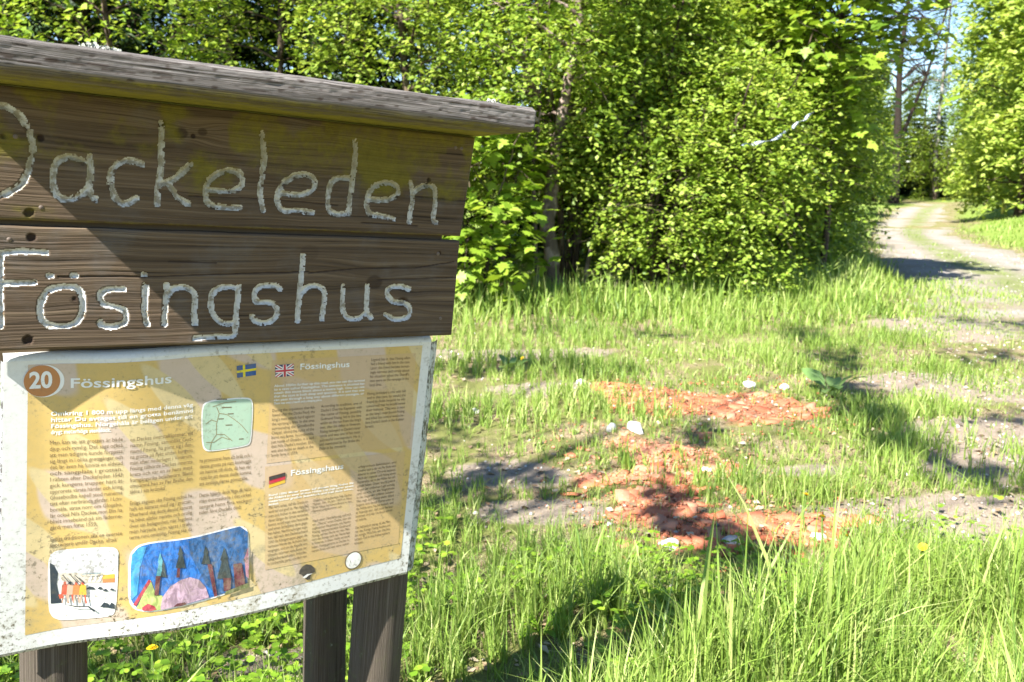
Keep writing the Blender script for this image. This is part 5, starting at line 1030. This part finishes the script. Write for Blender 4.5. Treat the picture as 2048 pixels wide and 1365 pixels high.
# ---- lettering of the panel
TX = {
 'h_se': ['Fössingshus'], 'h_en': ['Fössingshus'], 'h_de': ['Fössingshaus'],
 'i_se': ['Omkring 1 800 m upp längs med denna väg', 'hittar Du avtaget till en grotta benämnd', 'Fössingshus. Norgehåla är belägen under ett', 'drygt meterhöga stenblock.'],
 'c1_se': ['Man kan se att grottan är både', 'djup och rymlig. Det sägs också', 'att man tidigare kunde förpassa', 'sig långt in i olika grottgångar och', 'det lär även ha funnits en eldstad', 'och sängplats i grottan.', 'I räfsten efter Dackefejden 1543', 'gick kungens trupper hårt åt', 'upprorets värsta härdar och kring', 'Glosebodba kapell stod ruinerna', 'tätt efter nerbrända gårdar. I Lön-', 'bomåla, strax norr om Glosebo,', 'lär också Nils Dackes mor Elin ha', 'blivit innebränd på sin fäderne-', 'gård, men först 1559.', '', 'Enligt traditionen ska en överste', 'kapteinere under Dacke, alltså'],
 'c2_se': ['en Dackes överstekaptener, vid', 'namn Fösing, sannolikt Gud-', 'mund Fösing, ha gömt sig i den-', 'na grotta på flykt undan kungens', 'män efter nederlaget i Virserum.', 'Fösing tillhörde Dackes innersta', 'krets och var en av hans mest', 'framgångsrika befälhavare. Bland', 'omnämns han av Per Brahe den', 'äldre i sin krönika', '', 'Enligt sägnen ska Fösing också ha', 'haft en kamrat med sig i grottan.', 'Efterhand ska dock denne kamrat', 'ha blivit alltför nervös och orolig', 'över sin belägenhet, när fogdens', 'män härjade som värst i trak-', 'terna runt omkring. Fösing ska då'],
 'c3_se': ['ha provocerat fram ett bråk och i', 'denna grotta på natt knivhuggit', 'sin kamrat till döds, då han var', 'rädd för att denne skulle komma', 'att avslöja deras gömställe.', '', 'Detta hjälpte dock föga då hans', 'män överraskade i det cirkel', 'senare hann fyra veckor', 'tiden före Dackes död.'],
 'i_en': ['About 1000m further up this road, you can see the turnout', 'to a cave called Fössingshus. The entrance is situated be-', 'neath this stone block about a metre high. One can see', 'that the cave is both deep and spacious. It is said that one', 'can pass through a long way about different passages, or', 'There was even a hearth and a sleeping place.'],
 'c1_en': ['During the inquisition that fol-', 'lowed after the Dacke Feud, the', "king's men attack hard against", "the uprising's fires. In the area", 'surrounding the Glosebodba', 'Chapel, stood the ruins of the', 'burnt out farms. In Lönbomåla,', 'just north of Glosebo, it is said', "that Nils Dacke's mother, Elin,", 'was also burnt to death in the', 'family farm in 1559.'],
 'c2_en': ['According to tradition, one of', "Dacke's Overste Kaptener with", 'the name of Fösing, possibly', 'Gudmund Fösing, hid in this cave', "whilst on the run from the king's", 'men, after the defeat in Virserum.', "Fösing belonged to Dacke's inner", 'circle and was one of his most', 'successful commanders. He is', 'also mentioned by Per Brahe the', 'Elder in his chronicle.'],
 'c3_en': ['Legend has it, that Fösing often', 'had a friend with him in the cave.', 'Later, this friend became increas-', 'ingly nervous and unruly about', "his situation when the Sheriff's", 'men were on the rampage in the', 'local area.'],
 'c4_en': ['Fösing provoked a row with him', 'and in this cave, by would the', 'friend to death because he was', 'concerned that he would reveal', 'their hideout. This was in vain', "as the king's men found Fösing", 'and killed him several weeks be-', "fore Dacke's death in the Kalmar", 'forests.'],
 'i_de': ['Rund 1000 Meter weiter auf diesem Weg finden Sie', 'die Abfahrt zu einer kleinen Höhle. Die liegt unter einem', 'meterhohen großen Steinblock und man kann sehen,', 'Steinblock.'],
 'c1_de': ['Man kann sehen, daß die Grotte an-', 'wohl tief und groß ist. Man sagt, daß', 'man sich früher in den verschie-', 'denen Gängen der Grotte verstecken', 'konnte, es soll sogar eine Feuerstelle', 'und einen Schlafplatz darin gege-', 'ben haben. Nachforschungen erge-', 'ben, daß nach dem Dackenaufstand', '1543 die Königstruppen gegen die', 'härtesten Herde des Aufruhrs hart', 'vorgingen, und um die Kapelle von', 'Glosebo stürmten viele Reste der', 'abgebrannten Höfe.', 'In Lönbomåla, genau nördlich von'],
 'c2_de': ['Glosebo, soll außerdem Nils Dackes', 'Mutter, Elin, im Jahr 1559 im Haus', 'ihrer Väter bei einem Brand in den', 'Flammen umgekommen sein.'],
 'c3_de': ['Nach einer Überlieferung, soll sich', 'ein „Oberst" unter Dacke, also ein', 'sogenannter Hauptmann, mit Namen', 'Fösing, wahrscheinlich Gudmund', 'Fösing, auf der Flucht vor den Män-', 'nern des Königs nach der Niederlage', 'in Virserum, in dieser Höhle versteckt', 'haben. Fösing gehörte zu Dackes in-', 'nerem Kreis und war einer seiner'],
 'c4_de': ['erfolgreichsten Befehlshaber, wird', 'erwähnt auch in der von Per Brahe dem', 'Älteren in seiner Chronik benannt.', 'Nach der Legende soll Fösing einen', 'Kameraden mit in der Höhle bei sich', 'gehabt haben. Dieser wurde jedoch', 'wegen der schlimmen Lage unruhig', 'und nervös, als die Vogtsleute', 'in den Gegenden schlimm wüteten.', 'Man sagt daß Fösing einen Streit', 'begann und diesen Kameraden in', 'der Höhle eines Nachts erstach, weil', 'er besorgt war, daß jener heraus-', 'kommen und das Versteck verrät-', 'en würde.'],
 'c5_de': ['Das half jedoch wenig, da die Män-', 'ner des Königs Fösing fanden und', 'ihn einige Wochen vor Dackes', 'letztem Tod in den Kalmarwäldern', 'töteten.']}
jobs = []
def text_curve(s, bold=0.0):
    cu = bpy.data.curves.new('lettering', 'FONT'); cu.body = s; cu.size = 1.0; cu.resolution_u = 4 if s[:2] in ('20', 'Fö') else 2; cu.fill_mode = 'FRONT'; cu.offset = bold
    o = bpy.data.objects.new('lettering', cu); col.objects.link(o); return o
for key, (s0, s1, t0, t1, n) in TEXT_AREA.items():
    for q, ln in enumerate(TX[key]):
        if ln: jobs.append((key, q, text_curve(ln, .016 if key[0] in 'hi' else .0)))
num = text_curve('20', .03)
bpy.context.view_layer.update(); dg_ = bpy.context.evaluated_depsgraph_get()
def text_arrays(o):
    me = o.evaluated_get(dg_).to_mesh(); me.calc_loop_triangles(); V = np.empty(len(me.vertices) * 3, np.float32); me.vertices.foreach_get('co', V); F = np.empty(len(me.loop_triangles) * 3, np.int32); me.loop_triangles.foreach_get('vertices', F)
    V = V.reshape(-1, 3)[:, :2].astype(float); o.evaluated_get(dg_).to_mesh_clear(); return V, F.reshape(-1, 3)
blocks = {}
for key, q, o in jobs:
    s0, s1, t0, t1, n = TEXT_AREA[key]; V, F = text_arrays(o)
    pitch = (t0 - t1) / (n - 1) if n > 1 else .0225
    fs = pitch * (.96 if key[0] != 'h' else 1.0); wd = V[:, 0].max(); lines = TX[key]
    last = q == len(lines) - 1 or lines[q + 1] == '' if key[0] != 'h' else False
    if key[0] == 'h': sx_ = (s1 - s0) / wd; fs = {'h_se': .0235, 'h_en': .0165, 'h_de': .0165}[key]
    else:
        sx_ = (s1 - s0) / wd
        if last: sx_ = min(sx_, fs * .80)
    P = np.stack([s0 + V[:, 0] * sx_, t0 - q * pitch * (n > 1) + V[:, 1] * fs], 1)
    blocks.setdefault(key, []).append((P, F))
P, F = text_arrays(num); c = N20; P = np.stack([c[0][0] + (P[:, 0] - P[:, 0].min()) / (P[:, 0].max() - P[:, 0].min()) * (c[1][0] - c[0][0]), c[0][1] + P[:, 1] / P[:, 1].max() * (c[2][1] - c[0][1])], 1)
blocks['number'] = [(P, F)]
for key, parts in blocks.items():
    off = 0; Vs, Fs = [], []
    for P, F in parts: Vs.append(P); Fs.append(F + off); off += len(P)
    P = np.concatenate(Vs); V = np.concatenate([P, (PW(P[:, 0], P[:, 1]) + (5 if key == 'number' else 3.2) * LAY)[:, None]], 1)
    spart('heading' if key[0] == 'h' else 'number' if key == 'number' else 'text_block', mesh_np('text_block', V, np.concatenate(Fs)), PM['white'] if key[0] in 'hin' else PM['text'], panel)
for _, _, o in jobs + [(0, 0, num)]:
    cu = o.data; bpy.data.objects.remove(o); bpy.data.curves.remove(cu)
